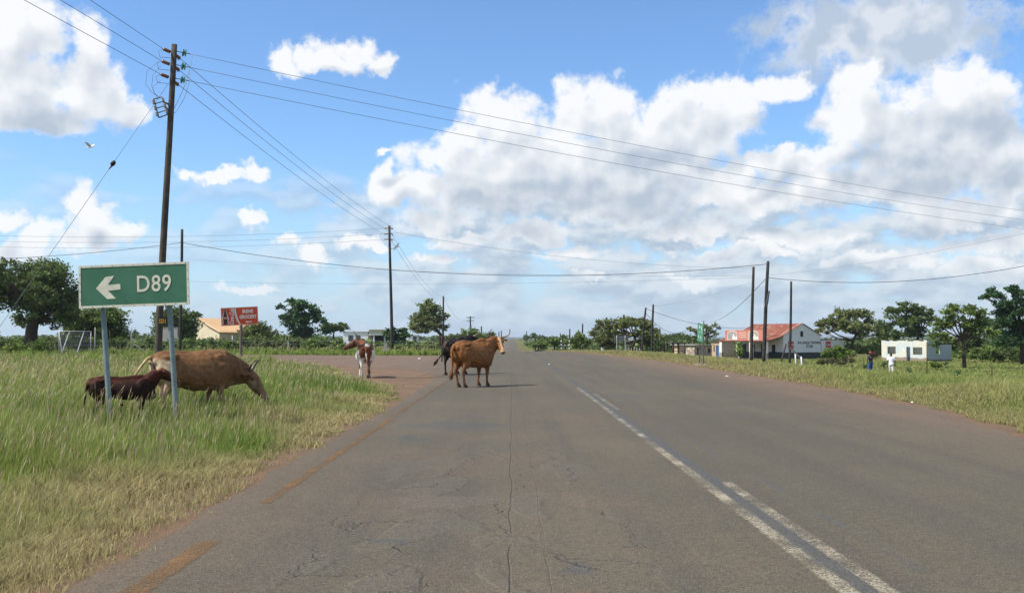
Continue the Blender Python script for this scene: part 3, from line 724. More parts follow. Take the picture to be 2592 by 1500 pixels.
make_cow('fawn cow with upright dark horns grazing in the long grass behind the green sign', 'cow', (fw.x, fw.y, .0), R(46),
         poll=(1.15, -.10, .84), look=(.42, -.50, -.82), coat=fawn, s=.955, hump=-.02, horn_r=.030,
         legs={'hr': (-.05, 0), 'hl': (.16, 0), 'fr': (.10, 0), 'fl': (-.12, 0)},
         horn=[(-.02, .06, -.01), (-.05, .09, .02), (-.08, .105, .09), (-.09, .09, .16), (-.08, .075, .21)], horn_col=(.05, .04, .035),
         tail=[(-.82, .0, 1.13), (-.90, .0, 1.10), (-1.0, .02, .98), (-1.10, .04, .82), (-1.18, .06, .68)])
# dark calf
cf = gnd(315, 15.9)
make_cow('small dark reddish brown calf nuzzling behind the left signpost', 'calf', (cf.x, cf.y, .0), R(32), calf=True,
         poll=(.88, -.05, 1.40), look=(.90, -.35, -.55), s=.655, voxel=.017,
         coat=coat_fn((.028, .012, .009), [(lambda c, n, h: sstep(c[:, 2]+n*.12, 1.02, 1.16)*.7, (.085, .024, .013)),
              (lambda c, n, h: sstep(np.linalg.norm(c-np.array(h(.02, 0, 0)), axis=1), .22, .12)*.75, (.14, .05, .024))], 20.0),
         legs={'hr': (-.08, 0), 'hl': (.08, 0), 'fr': (.05, 0), 'fl': (-.05, 0)},
         tail=[(-.76, .0, 1.12), (-.82, .0, 1.02), (-.85, .0, .80), (-.87, .0, .60), (-.88, .0, .45)])

# ------------------------------------------------------------------ white egret in flight
eg = at(229, 372, 42)
er = empty('bird', eg, 'white egret gliding low with both wings raised left of the tall pole', 'bird'); er.rotation_euler = (0, 0, R(-20))
er.scale = (.6, .6, .6)
b = MB(); b.tube([(-.30, 0, .0), (-.18, 0, 0), (0, 0, .01), (.14, 0, .0), (.20, 0, -.01), (.23, 0, .03), (.27, 0, .035)], [.008, .045, .07, .055, .03, .025, .018], 10)
b.tube([(-.28, .015, -.01), (-.46, .02, -.02)], .008, 5); b.tube([(-.28, -.015, -.01), (-.46, -.02, -.02)], .008, 5)
WH = mat('white_feather', (.82, .82, .80), .8)
b.build('body', WH, er)
bb = MB(); bb.tube([(.28, 0, .035), (.34, 0, .03)], [.010, .002], 6); bb.build('beak', mat('yellow_beak', (.6, .4, .06), .5), er)
for sg in (-1, 1):
    w = MB()
    prof = [(0, .12, -.14, .0), (.18, .14, -.15, .10), (.34, .10, -.14, .22), (.44, .0, -.14, .27), (.52, -.12, -.17, .28)]
    vs = []; fs = []
    for (y, xf, xb, z) in prof: vs += [(xf, sg*y, z+.012), (xb, sg*y, z), (xf, sg*y, z-.004), (xb, sg*y, z-.006)]
    for i in range(len(prof)-1):
        a = i*4; c_ = a+4; fs += [(a, a+1, c_+1, c_), (a+2, c_+2, c_+3, a+3), (a, c_, c_+2, a+2), (a+1, a+3, c_+3, c_+1)]
    fs += [(0, 2, 3, 1), (16, 17, 19, 18)]
    w.add(vs, fs, smooth=True); w.build('wing', WH, er)

# ------------------------------------------------------------------ people
def make_person(label, loc, heading, shirt, trousers, skin, shoes, hair, pose, extras=None):
    root = empty('person', loc, label, 'person', 'people walking through the grass', rz=heading)
    # frame: x forward, y left. joints
    hipz = .93; J = pose
    mb = MB()
    loft(mb, [((0, 0, .90), .155, .105, 0), ((0, 0, 1.0), .15, .10, 0), ((0, 0, 1.12), .135, .095, 0), ((.0, 0, 1.28), .165, .11, 0), ((0, 0, 1.40), .165, .095, 0), ((0, 0, 1.47), .08, .06, 0)], 14)
    # loft sections are vertical planes; torso built with balls for fullness
    for z, w, d in ((.92, .16, .105), (1.0, .15, .10), (1.10, .14, .10), (1.2, .155, .105), (1.3, .17, .11), (1.39, .165, .095)): mb.ball((0, 0, z), (d, w, .09), 14, 8)
    mb.tube([(0, 0, 1.42), (.01, 0, 1.50), (.015, 0, 1.56)], [.062, .052, .055], 10)
    mb.ball((.015, 0, 1.635), (.098, .076, .115), 14, 10); mb.ball((.04, 0, 1.575), (.065, .055, .055), 12, 8)
    mb.ball((.115, 0, 1.615), (.02, .014, .024), 8, 6); mb.ball((.098, 0, 1.575), (.016, .024, .010), 8, 6)      # nose, lips
    for sg in (-1, 1): mb.ball((.005, sg*.078, 1.62), (.018, .010, .030), 8, 6)
    for sd_, sg in (('l', 1), ('r', -1)):
        kx, fx = J['leg_'+sd_]
        hip = Vector((0, sg*.09, .90)); kn = Vector((kx, sg*.095, .49)); an = Vector((fx, sg*.10, .09))
        mb.tube([hip, (hip+kn)/2+Vector((.01, 0, 0)), kn, kn*.6+an*.4+Vector((-.02, 0, 0)), an], [.088, .076, .056, .055, .036], 12)
        mb.tube([an+Vector((-.04, 0, -.045)), an+Vector((.06, 0, -.055)), an+Vector((.16, 0, -.07))], [.034, .036, .024], 10)
        sh = Vector((0, sg*.185, 1.40)); el = Vector(J['elbow_'+sd_]); wr = Vector(J['wrist_'+sd_])
        mb.ball(sh, (.062, .058, .06), 10, 8)
        mb.tube([sh, (sh+el)/2, el, (el+wr)/2, wr], [.053, .046, .039, .036, .025], 10)
        hd = (wr-el).normalized(); side = Vector((0, -sg, 0)); side = (side-hd*side.dot(hd)).normalized(); fw_ = hd.cross(side)*(-sg)
        if fw_.x < 0: fw_ = -fw_
        pm = wr+hd*.045
        mb.tube([wr, pm, wr+hd*.085], [.024, .034, .036], 10, flat=.6)
        for i, (o_, ln) in enumerate(((.030, .070), (.010, .080), (-.010, .074), (-.030, .058))):
            a = wr+hd*.080+fw_*o_; m1 = a+hd*ln*.5+side*.008; m2 = a+hd*ln*.92+side*.030
            mb.tube([a, m1, m2], [.0095, .009, .007], 6)
        a = wr+hd*.03+fw_*.030; mb.tube([a, a+hd*.03+fw_*.025, a+hd*.065+fw_*.03+side*.01], [.012, .011, .008], 6)
    fuse('body', mb, .0085, 2, None, mat('skin_'+label[:6], skin, .5, spec=.35, noise=.15), root)
    # clothes
    t = MB()
    for z, w, d in ((.97, .172, .118), (1.05, .165, .113), (1.14, .158, .112), (1.23, .168, .117), (1.32, .182, .122), (1.40, .172, .105)): t.ball((0, 0, z), (d, w, .10), 16, 8)
    t.tube([(0, 0, .90), (0, 0, .96), (0, 0, 1.02)], [.166, .170, .165], 16, flat=1.0)
    t.ball((0, 0, 1.455), (.07, .10, .045), 12, 8)
    for sd_, sg in (('l', 1), ('r', -1)):
        sh = Vector((0, sg*.185, 1.40)); el = Vector(J['elbow_'+sd_]); e = sh+(el-sh)*J.get('sleeve', .62)
        t.ball(sh, (.072, .068, .07), 10, 8); t.tube([sh, (sh+e)/2, e], [.068, .066, .068], 12)
    fuse('shirt', t, .012, 2, None, shirt, root)
    t = MB(); t.ball((0, 0, .90), (.125, .172, .12), 14, 8)
    for sd_, sg in (('l', 1), ('r', -1)):
        kx, fx = J['leg_'+sd_]
        hip = Vector((0, sg*.09, .88)); kn = Vector((kx, sg*.095, .49)); an = Vector((fx, sg*.10, .10))
        t.tube([hip, (hip+kn)/2, kn, (kn+an)/2, an], [.100, .092, .075, .072, .066], 12)
    fuse('trousers', t, .012, 2, None, trousers, root)
    for sd_, sg in (('l', 1), ('r', -1)):
        fx = J['leg_'+sd_][1]; s_ = MB(); s_.tube([(fx-.075, sg*.10, .045), (fx-.02, sg*.10, .05), (fx+.08, sg*.10, .042), (fx+.19, sg*.10, .03)], [.036, .047, .048, .026], 12); s_.build('shoe', shoes, root)
    h = MB(); h.ball((.0, 0, 1.665), (.106, .085, .098), 14, 8); ho = fuse('hair', h, .012, 1, None, hair, root, keep=lambda co: co.z > 1.64-.3*max(0, -co.x) and not (co.x > .07 and co.z < 1.69))
    for sg in (-1, 1):
        e = MB(); e.ball((.098, sg*.030, 1.638), (.010, .014, .009), 8, 6); e.build('eye', mat('eye_white', (.5, .48, .45), .3), root)
    if extras: extras(root)
    return root
SK = (.045, .026, .018)
def left_person_extras(root):
    c = MB(); c.ball((.0, 0, 1.675), (.115, .095, .105), 16, 10)
    o = fuse('cap', c, .012, 1, None, mat('red_cap_cloth', (.42, .03, .03), .7), root, keep=lambda co: co.z > 1.655)
    k = MB(); k.tube([(.08, 0, 1.67), (.13, 0, 1.665), (.165, 0, 1.655)], [.07, .06, .045], 12, flat=.12); k.build('cap_peak', MATS['red_cap_cloth'], o)
    s = MB(); s.tube([(.0, 0, 1.325), (.0, 0, 1.36)], [.189, .187], 24, cap=False); so = s.build('reflective_band', mat('pale_band', (.55, .52, .50), .6), root); so.scale = (.68, 1.0, 1)
lp = gnd(2202, 73)
make_person('person in a red cap, dark top and blue trousers shouldering a bundle of branches', (lp.x, lp.y, lp.z), R(120),
    mat('dark_top_cloth', (.035, .035, .055), .85, noise=.2), mat('blue_trouser_cloth', (.02, .07, .32), .8, noise=.2), SK, mat('dark_shoe', (.02, .02, .02), .5), mat('black_hair', (.01, .01, .01), .9),
    dict(leg_l=(.06, .10), leg_r=(.02, -.08), elbow_l=(.04, .26, 1.14), wrist_l=(.12, .24, .90), elbow_r=(.12, -.28, 1.30), wrist_r=(.06, -.24, 1.56), sleeve=.7), left_person_extras)
bu = MB(); rr = random.Random(5); c0 = Vector((lp.x+.42, lp.y-.05, lp.z+1.52))
for i in range(70):
    a = c0+Vector((rr.gauss(-.12, .07), rr.gauss(0, .1), rr.gauss(0, .07))); d = Vector((rr.gauss(.55, .25), rr.gauss(0, .35), rr.gauss(.05, .35))).normalized()
    p = [a-d*.35, a, a+d*rr.uniform(.2, .42)]; p[2].z += rr.uniform(-.1, .1); bu.tube(p, [.012, .011, .004], 5)
tag(bu.build('branch_bundle', mat('dry_branch', (.06, .04, .028), .9, noise=.4)), 'dark bundle of thin cut branches on the shoulder of the red capped person', 'bundle')
rp = gnd(2254, 70.5)
make_person('person in a white t-shirt and pale trousers walking towards the road', (rp.x, rp.y, rp.z), R(-112),
    mat('white_tshirt_cloth', (.80, .80, .84), .85), mat('pale_trouser_cloth', (.50, .48, .42), .85, noise=.1), SK, mat('pale_shoe', (.5, .48, .45), .6), mat('black_hair', (.01, .01, .01), .9),
    dict(leg_l=(.16, .10), leg_r=(.02, -.24), elbow_l=(-.06, .27, 1.13), wrist_l=(.06, .25, .88), elbow_r=(-.04, -.27, 1.12), wrist_r=(.08, -.27, .89), sleeve=.6))

# ------------------------------------------------------------------ signs
POST = mat('galvanised_post', (.24, .30, .30), .55, metal=.3, noise=.25, nscale=5, bump=.2)
def seg_tube(mb, a, b, r, n=14, k=6): mb.tube([Vector(a).lerp(Vector(b), i/k) for i in range(k+1)], r, n)
# big green route sign
tl_, tr_, bl_, br_ = at(197, 674, 15.28), at(477, 661, 15.12), at(203, 780, 15.28), at(481, 771, 15.12)
sc_c = (tl_+tr_+bl_+br_)/4
root = empty('direction_sign', (sc_c.x, sc_c.y, 0), 'green direction sign reading D89 with a left arrow on two grey posts in the grass', 'road sign')
L0 = Vector((sc_c.x, sc_c.y, 0))
ax = ((tr_-tl_)+(br_-bl_)).normalized(); up = ((tl_-bl_)+(tr_-br_)); up = (up-ax*up.dot(ax)).normalized(); nrm = ax.cross(up)   # towards the viewer
wS = ((tr_-tl_).length+(br_-bl_).length)/2; hS = ((tl_-bl_).length+(tr_-br_).length)/2
C_ = sc_c-L0
GREEN = mat('sign_green', (.036, .130, .072), .5, spec=.35, noise=.12, nscale=1.6, color2=(.050, .150, .090))
CREAM = mat('sign_cream', (.66, .63, .50), .5, noise=.12, nscale=8)
mb = MB(); Mx = Matrix((ax, up, nrm)).transposed()
mb.box(C_, (wS-.03, hS-.03, .012), M=Mx); mb.build('panel', GREEN, root)
mb = MB(); bw = .035
for (cx_, cy_, w_, h_) in ((0, hS/2-bw/2, wS, bw), (0, -hS/2+bw/2, wS, bw), (-wS/2+bw/2, 0, bw, hS-2*bw), (wS/2-bw/2, 0, bw, hS-2*bw)):
    mb.box(C_+ax*cx_+up*cy_+nrm*.004, (w_, h_, .016), M=Mx)
for i in range(11):
    for sgn in (1, -1): mb.ball(C_+ax*(-wS/2+.05+i*(wS-.1)/10)+up*sgn*(hS/2-.018)+nrm*.013, .0065, 8, 4, mi=1)
for i in range(1, 5):
    for sgn in (1, -1): mb.ball(C_+ax*sgn*(wS/2-.02)+up*(-hS/2+i*hS/5)+nrm*.013, .0065, 8, 4, mi=1)
mb.build('border', [CREAM, mat('dark_rivet', (.06, .05, .04), .5, metal=.6)], root)
# arrow
def SP(px, py):   # photo zoom pixel of the sign -> sign plane coordinates
    return ((px-896.5)/745*wS, (318-py)/294*hS)
arrow = [SP(642, 330), SP(708, 253), SP(767, 248), SP(722, 309), SP(806, 305), SP(808, 343), SP(724, 349), SP(775, 404), SP(717, 406)]
arrow = [(u, v-.002) for u, v in arrow]
mb = MB(); mb.prism(arrow, C_+nrm*.0065, ax, up, nrm, .004); mb.build('arrow', CREAM, root)
text_on('lettering', 'D89', .352, CREAM, root, C_+ax*((1032-896.5)/745*wS)+up*((318-317)/294*hS)+nrm*.0075, ax, up, bold=.003, spacing=1.08, sx=.88)
mb = MB(); mb.tube([C_+ax*.0+up*.0+nrm*-.02]*1+[C_+up*.01+nrm*-.02], .001, 3)
for u in (-.27, .26):   # back rails and rust clips on the top edge
    pass
rl = MB()
for v in (-.16, .16): rl.box(C_+up*v-nrm*.022, (wS*.92, .04, .03), M=Mx)
rl.build('back_rail', POST, root)
for (u, pt, pb, dd) in ((-1, (260, 772), (281, 1092), 15.38), (1, (429, 770), (447, 1070), 15.30)):
    a = at(*pt, dd) - L0; bq = at(*pb, dd); bq = bq - L0
    a2 = a+(a-bq).normalized()*.55; b2 = bq+(bq-a).normalized()*.25
    mb = MB(); seg_tube(mb, b2, a2, .040); po = mb.build('post', POST, root)
    cp = MB(); cp.tube([a2, a2+(a2-b2).normalized()*.02], [.042, .03], 14); cp.build('cap', mat('rust_cap', (.30, .12, .06), .8), po)

# grocery advert on a wooden pole
ga = at(559, 779, 58); gb = at(653, 775, 58.6); gc = at(561, 825, 58); gd = at(652, 820, 58.6)
gcn = (ga+gb+gc+gd)/4; base = gnd(610, 58.6)
root = empty('advert_sign', (base.x, base.y, base.z), 'red grocery advert board with a bottle, white script and arrow on a wooden pole', 'advert board')
ax = ((gb-ga)+(gd-gc)).normalized(); up = Vector((0, 0, 1)); up = (up-ax*up.dot(ax)).normalized(); nrm = ax.cross(up); Mx = Matrix((ax, up, nrm)).transposed()
wS = (gb-ga).length; hS = .5*((ga-gc).length+(gb-gd).length); C_ = gcn-base
RED = mat('advert_red', (.62, .085, .022), .5, noise=.12, nscale=2, color2=(.55, .07, .02)); WHT = mat('advert_white', (.75, .73, .66), .6, noise=.1)
mb = MB(); mb.box(C_, (wS, hS, .03), M=Mx); mb.build('frame', mat('advert_cream_edge', (.62, .52, .36), .6, noise=.2), root)
mb = MB(); mb.box(C_+nrm*.012, (wS-.08, hS-.08, .02), M=Mx); mb.build('panel', RED, root)
def Q(u, v): return (u*wS, v*hS)
bt = [(-.06, .0), (-.062, .12), (-.05, .18), (-.068, .25), (-.066, .38), (-.05, .5), (-.026, .66), (-.02, .84), (.02, .84), (.026, .66), (.05, .5), (.066, .38), (.068, .25), (.05, .18), (.062, .12), (.06, .0)]
def bottle(sc, name, m, dz, y0, y1, clip=None):
    o = [Q(-.385+u*sc, -.44+.02+(v*1.0)) for u, v in bt]
    o = [(a, min(max(b_, (y0)*hS), y1*hS)) for a, b_ in o]
    mbb = MB(); mbb.prism(o, C_+nrm*dz, ax, up, nrm, .004); mbb.build(name, m, root)
bottle(1.28, 'bottle_glow', WHT, .0225, -.45, .46)
bottle(.95, 'bottle_glass', mat('bottle_brown', (.05, .018, .012), .3), .027, -.42, .44)
mb = MB(); mb.box(C_+ax*(-.385*wS)+up*(-.07*hS)+nrm*.033, (.115*wS, .12*hS, .004), M=Mx); mb.build('bottle_label', mat('bottle_label_pink', (.50, .22, .16), .6), root)
text_on('script', 'Coca-Cola', .30*hS*1.05, WHT, root, C_+ax*(-.205*wS)+up*(-.02*hS)+nrm*.026, ax, up, rot=math.pi/2-.06, shear=.35, bold=.008, sx=.66)
rb = [Q(-.13, .46), Q(-.10, .46), Q(-.085, .2), Q(-.06, -.05), Q(-.02, -.30), Q(.03, -.46), Q(-.02, -.46), Q(-.06, -.30), Q(-.10, -.05), Q(-.12, .2)]
mb = MB(); mb.prism(rb, C_+nrm*.0225, ax, up, nrm, .004); rb2 = [(u-.035*wS, v) for u, v in rb]
mb.prism([(u*1.0, v) for u, v in [(a-.01*wS, b_) for a, b_ in rb2[:5]]+[(a-.022*wS, b_) for a, b_ in rb2[:5]][::-1]], C_+nrm*.0225, ax, up, nrm, .004)
mb.build('ribbon', WHT, root)
text_on('lettering', 'IRENE', .27*hS, WHT, root, C_+ax*(.225*wS)+up*(.24*hS)+nrm*.026, ax, up, bold=.010, sx=.84)
text_on('lettering', 'GROCERY', .27*hS, WHT, root, C_+ax*(.225*wS)+up*(-.06*hS)+nrm*.026, ax, up, bold=.010, sx=.74)
ar = [Q(.14, -.33), Q(.20, -.27), Q(.20, -.31), Q(.33, -.31), Q(.33, -.36), Q(.20, -.36), Q(.20, -.40)]
mb = MB(); mb.prism(ar, C_+nrm*.0225, ax, up, nrm, .004); mb.build('arrow', WHT, root)
WOODP = mat('grey_weathered_pole', (.17, .14, .11), .9, noise=.35, nscale=3, bump=.4)
mb = MB(); seg_tube(mb, (0, 0.05, -.3), (C_.x-.0, .05, C_.z+.3*hS), .085, 10); mb.build('post', WOODP, root)

# green sign seen nearly edge-on on the right, rocks at its foot
b1 = gnd(1769, 51.3); b2 = gnd(1779, 50)
root = empty('direction_sign', ((b1.x+b2.x)/2, (b1.y+b2.y)/2, b1.z), 'green direction sign seen almost edge on, on two thin posts at the right verge', 'road sign')
L0 = root.location.copy(); S2 = mat('dull_steel_post', (.13, .13, .12), .6, metal=.3, noise=.3)
for (bq, px, ty) in ((b1, 1771, 850), (b2, 1781, 813)):
    t_ = at(px, ty, bq.y); mb = MB(); seg_tube(mb, bq-L0-Vector((0, 0, .2)), Vector((t_.x, t_.y, t_.z+.02))-L0, .032, 10); mb.build('post', S2, root)
A_, B_, C2, D2 = at(1766.5, 815, 51.9), at(1780, 819, 50.0), at(1764.5, 861, 51.9), at(1778.5, 866, 50.0)
mb = MB(); nv = (B_-A_).cross(C2-A_).normalized()
vs = [p-L0 for p in (A_, B_, D2, C2)]; vs += [v+nv*.02 for v in vs]
mb.add(vs, [(0, 1, 2, 3), (7, 6, 5, 4), (0, 4, 5, 1), (1, 5, 6, 2), (2, 6, 7, 3), (3, 7, 4, 0)]); mb.build('panel', mat('sign_green_bright', (.05, .22, .12), .5, noise=.1), root)
def onp(u, v): return (A_.lerp(B_, u)).lerp(C2.lerp(D2, u), v)-L0
fn = -nv if (-nv).y < 0 else nv
mb = MB()
for (u0, v0, u1, v1, w_) in ((.02, .0, .98, .0, .03), (.02, .50, .98, .52, .03), (.30, .18, .42, .32, .05), (.38, .14, .48, .28, .05), (.75, .12, .80, .42, .07), (.2, .68, .3, .85, .05), (.55, .70, .72, .80, .05), (.6, .85, .75, .88, .05), (.0, .0, .0, 1.0, .03)):
    mb.beam(onp(u0, v0)+fn*.014+Vector((0, 0, 0)), onp(u1, v1)+fn*.014, w_, .012)
mb.build('lettering', WHT, root)
STONE = mat('pale_stone', (.26, .20, .15), .9, noise=.3, nscale=4, bump=.5)
def stone(name, c, r, label, cat='stone', group=None, m=STONE, seed=1):
    mb = MB(); mb.ball((0, 0, r*.35), (r, r*.8, r*.6), 12, 8); me = mb.mesh(name)
    for v in me.vertices: v.co *= 1+.35*mnoise.noise(v.co*(1.6/r)+Vector((seed*3.1, 0, 0)))
    o = link(name, me, m, None, c); return tag(o, label, cat, group)
for i, (px, d, r) in enumerate(((1762, 50.8, .13), (1768, 50.2, .15), (1773, 49.9, .11), (1784, 49.6, .14), (1788, 50.3, .10))):
    p = gnd(px, d); stone('stone', p, r, 'pale stone piled at the foot of the edge-on green sign', group='stones at the foot of the edge-on sign', seed=i)

# signs seen from behind
def back_sign(label, pxs, py_t, py_b, d, posts, mcol, pt=None, name='road_sign'):
    x0, x1 = pxs; bp = gnd((x0+x1)/2, d); root = empty(name, bp, label, 'road sign')
    T = at(x0, py_t, d); B = at(x1, py_b, d)
    mb = MB(); mb.box(((T.x+B.x)/2-bp.x, 0.03, (T.z+B.z)/2-bp.z), (B.x-T.x, .02, T.z-B.z)); mb.build('panel', mcol, root)
    fm = MB()
    for zz in (T.z-.04, B.z+.04, (T.z+B.z)/2): fm.box(((T.x+B.x)/2-bp.x, -.002, zz-bp.z), (B.x-T.x, .035, .05))
    for xx in (T.x+.03, B.x-.03): fm.box((xx-bp.x, -.003, (T.z+B.z)/2-bp.z), (.05, .035, T.z-B.z-.12))
    fm.build('back_frame', S2, root)
    for px in posts:
        xx = gx(px, d)-bp.x; mb = MB(); seg_tube(mb, (xx, -.05, -.2), (xx, -.05, T.z-bp.z), .045, 8); mb.build('post', pt or POST, root)
    return root
back_sign('grey route sign seen from behind in front of the large spreading tree', (1554, 1590), 848.5, 862, 112, (1561, 1582), mat('sign_back_grey', (.20, .23, .24), .5, metal=.3, noise=.2), mat('pale_post', (.40, .42, .40), .6, noise=.2))
back_sign('rust brown square sign seen beside the rump of the black cow', (1110, 1126), 850, 878, 60, (1119,), mat('rusty_sign', (.20, .075, .035), .8, noise=.35, nscale=2), mat('dark_post', (.05, .04, .035), .8))

# black and white height gauge
def striped(mb, a, b, r, n=7):
    for i in range(n):
        p = Vector(a).lerp(Vector(b), i/n); q_ = Vector(a).lerp(Vector(b), (i+1)/n); mb.tube([p, q_], r, 8, mi=i % 2)
bp = gnd(1431, 150); root = empty('marker_frame', bp, 'black and white banded frame of two posts and a rail on the right verge', 'marker frame')
BW = [mat('band_white', (.75, .75, .72), .6), mat('band_black', (.02, .02, .02), .6)]
for px, t in ((1420.6, 1.75), (1441, 1.75)):
    xx = gx(px, 150)-bp.x; mb = MB(); striped(mb, (xx, 0, -.1), (xx, 0, t), .07); mb.build('post', BW, root)
mb = MB(); striped(mb, (gx(1420.6, 150)-bp.x, .08, 1.02), (gx(1441, 150)-bp.x, .08, 1.02), .05, 5); mb.build('rail', BW, root)

# ------------------------------------------------------------------ power poles and wires
TAR = mat('creosoted_pole', (.055, .043, .032), .9, noise=.45, nscale=2.5, color2=(.095, .08, .06), bump=.4)
DARK = mat('dark_pole', (.028, .024, .022), .9, noise=.4, nscale=2.5, color2=(.05, .042, .036), bump=.4)
PORC = mat('brown_porcelain', (.25, .10, .045), .3, spec=.5); GLS = mat('green_glass_disc', (.10, .32, .26), .15, spec=.6); STL = mat('pole_steel', (.16, .16, .16), .5, metal=.6, noise=.2)
WIREM = mat('aluminium_wire', (.22, .24, .28), .6, metal=.4); CABLE = mat('black_cable', (.05, .055, .065), .7)
def pole(px_b, py_hint, px_t, py_t, d, r0, r1, label, m=TAR, lean_d=0.0, group='wooden power poles'):
    bp = gnd(px_b, d); tp = at(px_t, py_t, d+lean_d)
    root = empty('power_pole', bp, label, 'power pole', group)
    mb = MB(); n = 10; pts = []
    for i in range(n+1):
        t = i/n; p = Vector((0, 0, -.3)).lerp(tp-bp, t); p.x += .02*math.sin(t*5+px_b); pts.append(p)
    mb.tube(pts, [r0+(r1-r0)*i/n for i in range(n+1)], 12); mb.build('shaft', m, root)
    return root, bp, tp
def insul_h(root, a, b, kind):
    """strain insulator hanging between two points"""
    a = Vector(a); b = Vector(b); d = (b-a)
    rod = MB(); rod.tube([a, b], .014, 6); mb = MB()
    if kind == 'glass':
        mb.tube([a+d*.5, a+d*.56, a+d*.60, a+d*.66], [.03, .135, .12, .03], 14); mb.tube([a+d*.68, a+d*.72, a+d*.76], [.03, .125, .03], 14)
    else:
        k = [a+d*(.05+.09*i) for i in range(11)]; mb.tube(k, [.03 if i % 2 == 0 else .062 for i in range(11)], 10)
    o = mb.build('insulator', GLS if kind == 'glass' else PORC, root); rod.build('fitting', STL, o); return o
def wire(name, pts, r, label, m=WIREM, sag=0.0, group=None, cat='wire', n=20):
    """span(s) between world points, hanging by sag metres"""
    mb = MB(); r = r*.72
    for a, b in zip(pts[:-1], pts[1:]):
        a = Vector(a); b = Vector(b); mb.tube([a.lerp(b, i/n)-Vector((0, 0, sag*4*(i/n)*(1-i/n))) for i in range(n+1)], r, 5, cap=True)
    return tag(mb.build(name, m), label, cat, group)
# tall pole by the sign
P1, p1b, p1t = pole(399, 963, 440, 113, 33, .125, .092, 'tall leaning pole with three tiers of insulators and a fuse rack')
def p1(px, py, dy=0.0): return at(px, py, 33+dy)
p1w = []
for i, (ly, ry, qy) in enumerate(((124, 129, 143), (155, 163, 173), (188, 197, 210))):
    x_ = 436-i*2.3
    a = p1(x_-4, ly+8)-p1b; b = p1(413-i*3.2, ly, -.35)-p1b; insul_h(P1, a, b, 'porc')
    l2 = p1(x_+4, ry)-p1b; r2 = p1(482-i*1.6, ry+8, .05)-p1b; insul_h(P1, l2, r2, 'glass')
    a3 = p1(x_+4, qy-6)-p1b; b3 = p1(456-i*1.8, qy+5, .3)-p1b; insul_h(P1, a3, b3, 'porc')
    p1w.append((b+p1b, r2+p1b, b3+p1b))
    jb = MB(); c1 = b; c2 = (a+b3)/2; jb.tube([c1, c1+Vector((-.16, 0, -.08)), c1+Vector((-.10, 0, -.28)), c1.lerp(c2, .5)+Vector((0, -.1, -.22)), b3+Vector((0, 0, -.05)), b3], .009, 5); jb.build('jumper_wire', WIREM, P1)
# long thin droppers
for pts in ([(403, 155), (372, 180), (369, 215), (385, 235), (398, 243)], [(406, 168), (387, 190), (384, 218), (392, 238), (400, 246)], [(487, 140), (482, 172), (470, 212), (452, 252), (441, 275)], [(481, 186), (478, 215), (466, 250), (447, 282), (433, 292)], [(406, 205), (388, 218), (387, 228), (394, 240), (402, 245)]):
    jb = MB(); pv = [p1(px, py, -.12)-p1b for px, py in pts]; jb.tube(pv, .0075, 5); jb.build('jumper_wire', WIREM, P1)
fr = MB()
A_ = [p1(*q_, -.2)-p1b for q_ in ((389, 251), (410, 246), (424, 290), (402, 298))]
for i in range(4): fr.beam(A_[i], A_[(i+1) % 4], .035)
for t in (.25, .5, .75): fr.beam(A_[0].lerp(A_[3], t), A_[1].lerp(A_[2], t), .03)
rk = fr.build('fuse_rack', STL, P1)
ms = MB()
for t in (.05, .38, .70):
    ms = MB(); a = A_[0].lerp(A_[3], t)+Vector((-.02, -.05, 0)); b = a+(A_[3]-A_[0])*.24; ms.tube([a.lerp(b, k/6) for k in range(7)], [.025, .045, .028, .045, .028, .045, .025], 8); ms.build('fuse', mat('grey_porcelain', (.30, .27, .23), .4), rk); ms = MB()
    a = A_[1].lerp(A_[2], t)+Vector((.02, -.05, 0)); b = a+(A_[2]-A_[1])*.24; ms.tube([a.lerp(b, k/6) for k in range(7)], [.03, .05, .033, .05, .033, .05, .03], 8); ms.build('fuse', MATS['grey_porcelain'], rk)
bk_ = MB(); bk_.beam(A_[1].lerp(A_[2], .6), p1(428, 282)-p1b, .06); bk_.beam(A_[1].lerp(A_[2], .3), p1(430, 265)-p1b, .05); bk_.build('bracket', STL, rk)
# number plate
mb = MB(); pc = p1(412, 813, -.16)-p1b; mb.box(pc, (.32, .02, .27)); npl = mb.build('number_plate', mat('plate_black', (.015, .015, .015), .6), P1)
text_on('lettering', 'S251', .19, mat('plate_yellow', (.70, .38, .02), .6), npl, pc+Vector((0, -.012, 0)), (1, 0, 0), (0, 0, 1), bold=.0, sx=.66)
# guy wire with strain insulator
ga_ = p1(424, 215); gend = Vector((-18.8, 34.2, 0)); wire('guy_wire', [ga_, gend], .011, 'guy wire running from the tall pole down to the left with a black strain insulator', cat='guy wire', n=4)
gw = bpy.data.objects['guy_wire']; tpos = ga_.lerp(gend, .262); mb = MB(); dv = (gend-ga_).normalized(); mb.tube([tpos-dv*.10, tpos-dv*.06, tpos+dv*.06, tpos+dv*.10], [.03, .075, .075, .03], 8); mb.build('strain_insulator', mat('insulator_black', (.015, .015, .015), .4), gw)
mb = MB(); mb.tube([tpos+dv*.1, tpos+dv*.25], [.05, .012], 8); mb.build('loop', WIREM, gw)
# three spans over the camera to the left
GL = 'three overhead wires leading up and left from the tall pole'
for i, (px, py) in enumerate(((224, 0), (149, 0), (57, 0))):
    a = p1w[i][0]; zt = a.z-.05; v = px_dir(px, py); k = (zt-CAM_H)/v.z; q_ = Vector((v.x*k, v.y*k, zt)); e = a+(q_-a)*((33+22)/(a.y-q_.y)); e.z = a.z+.2
    wire('power_wire', [a, Vector((e.x, e.y, a.z+.3))], .012, ('uppermost', 'middle', 'lowest')[i]+' wire running up and left from the tall pole', sag=.15, group=GL)
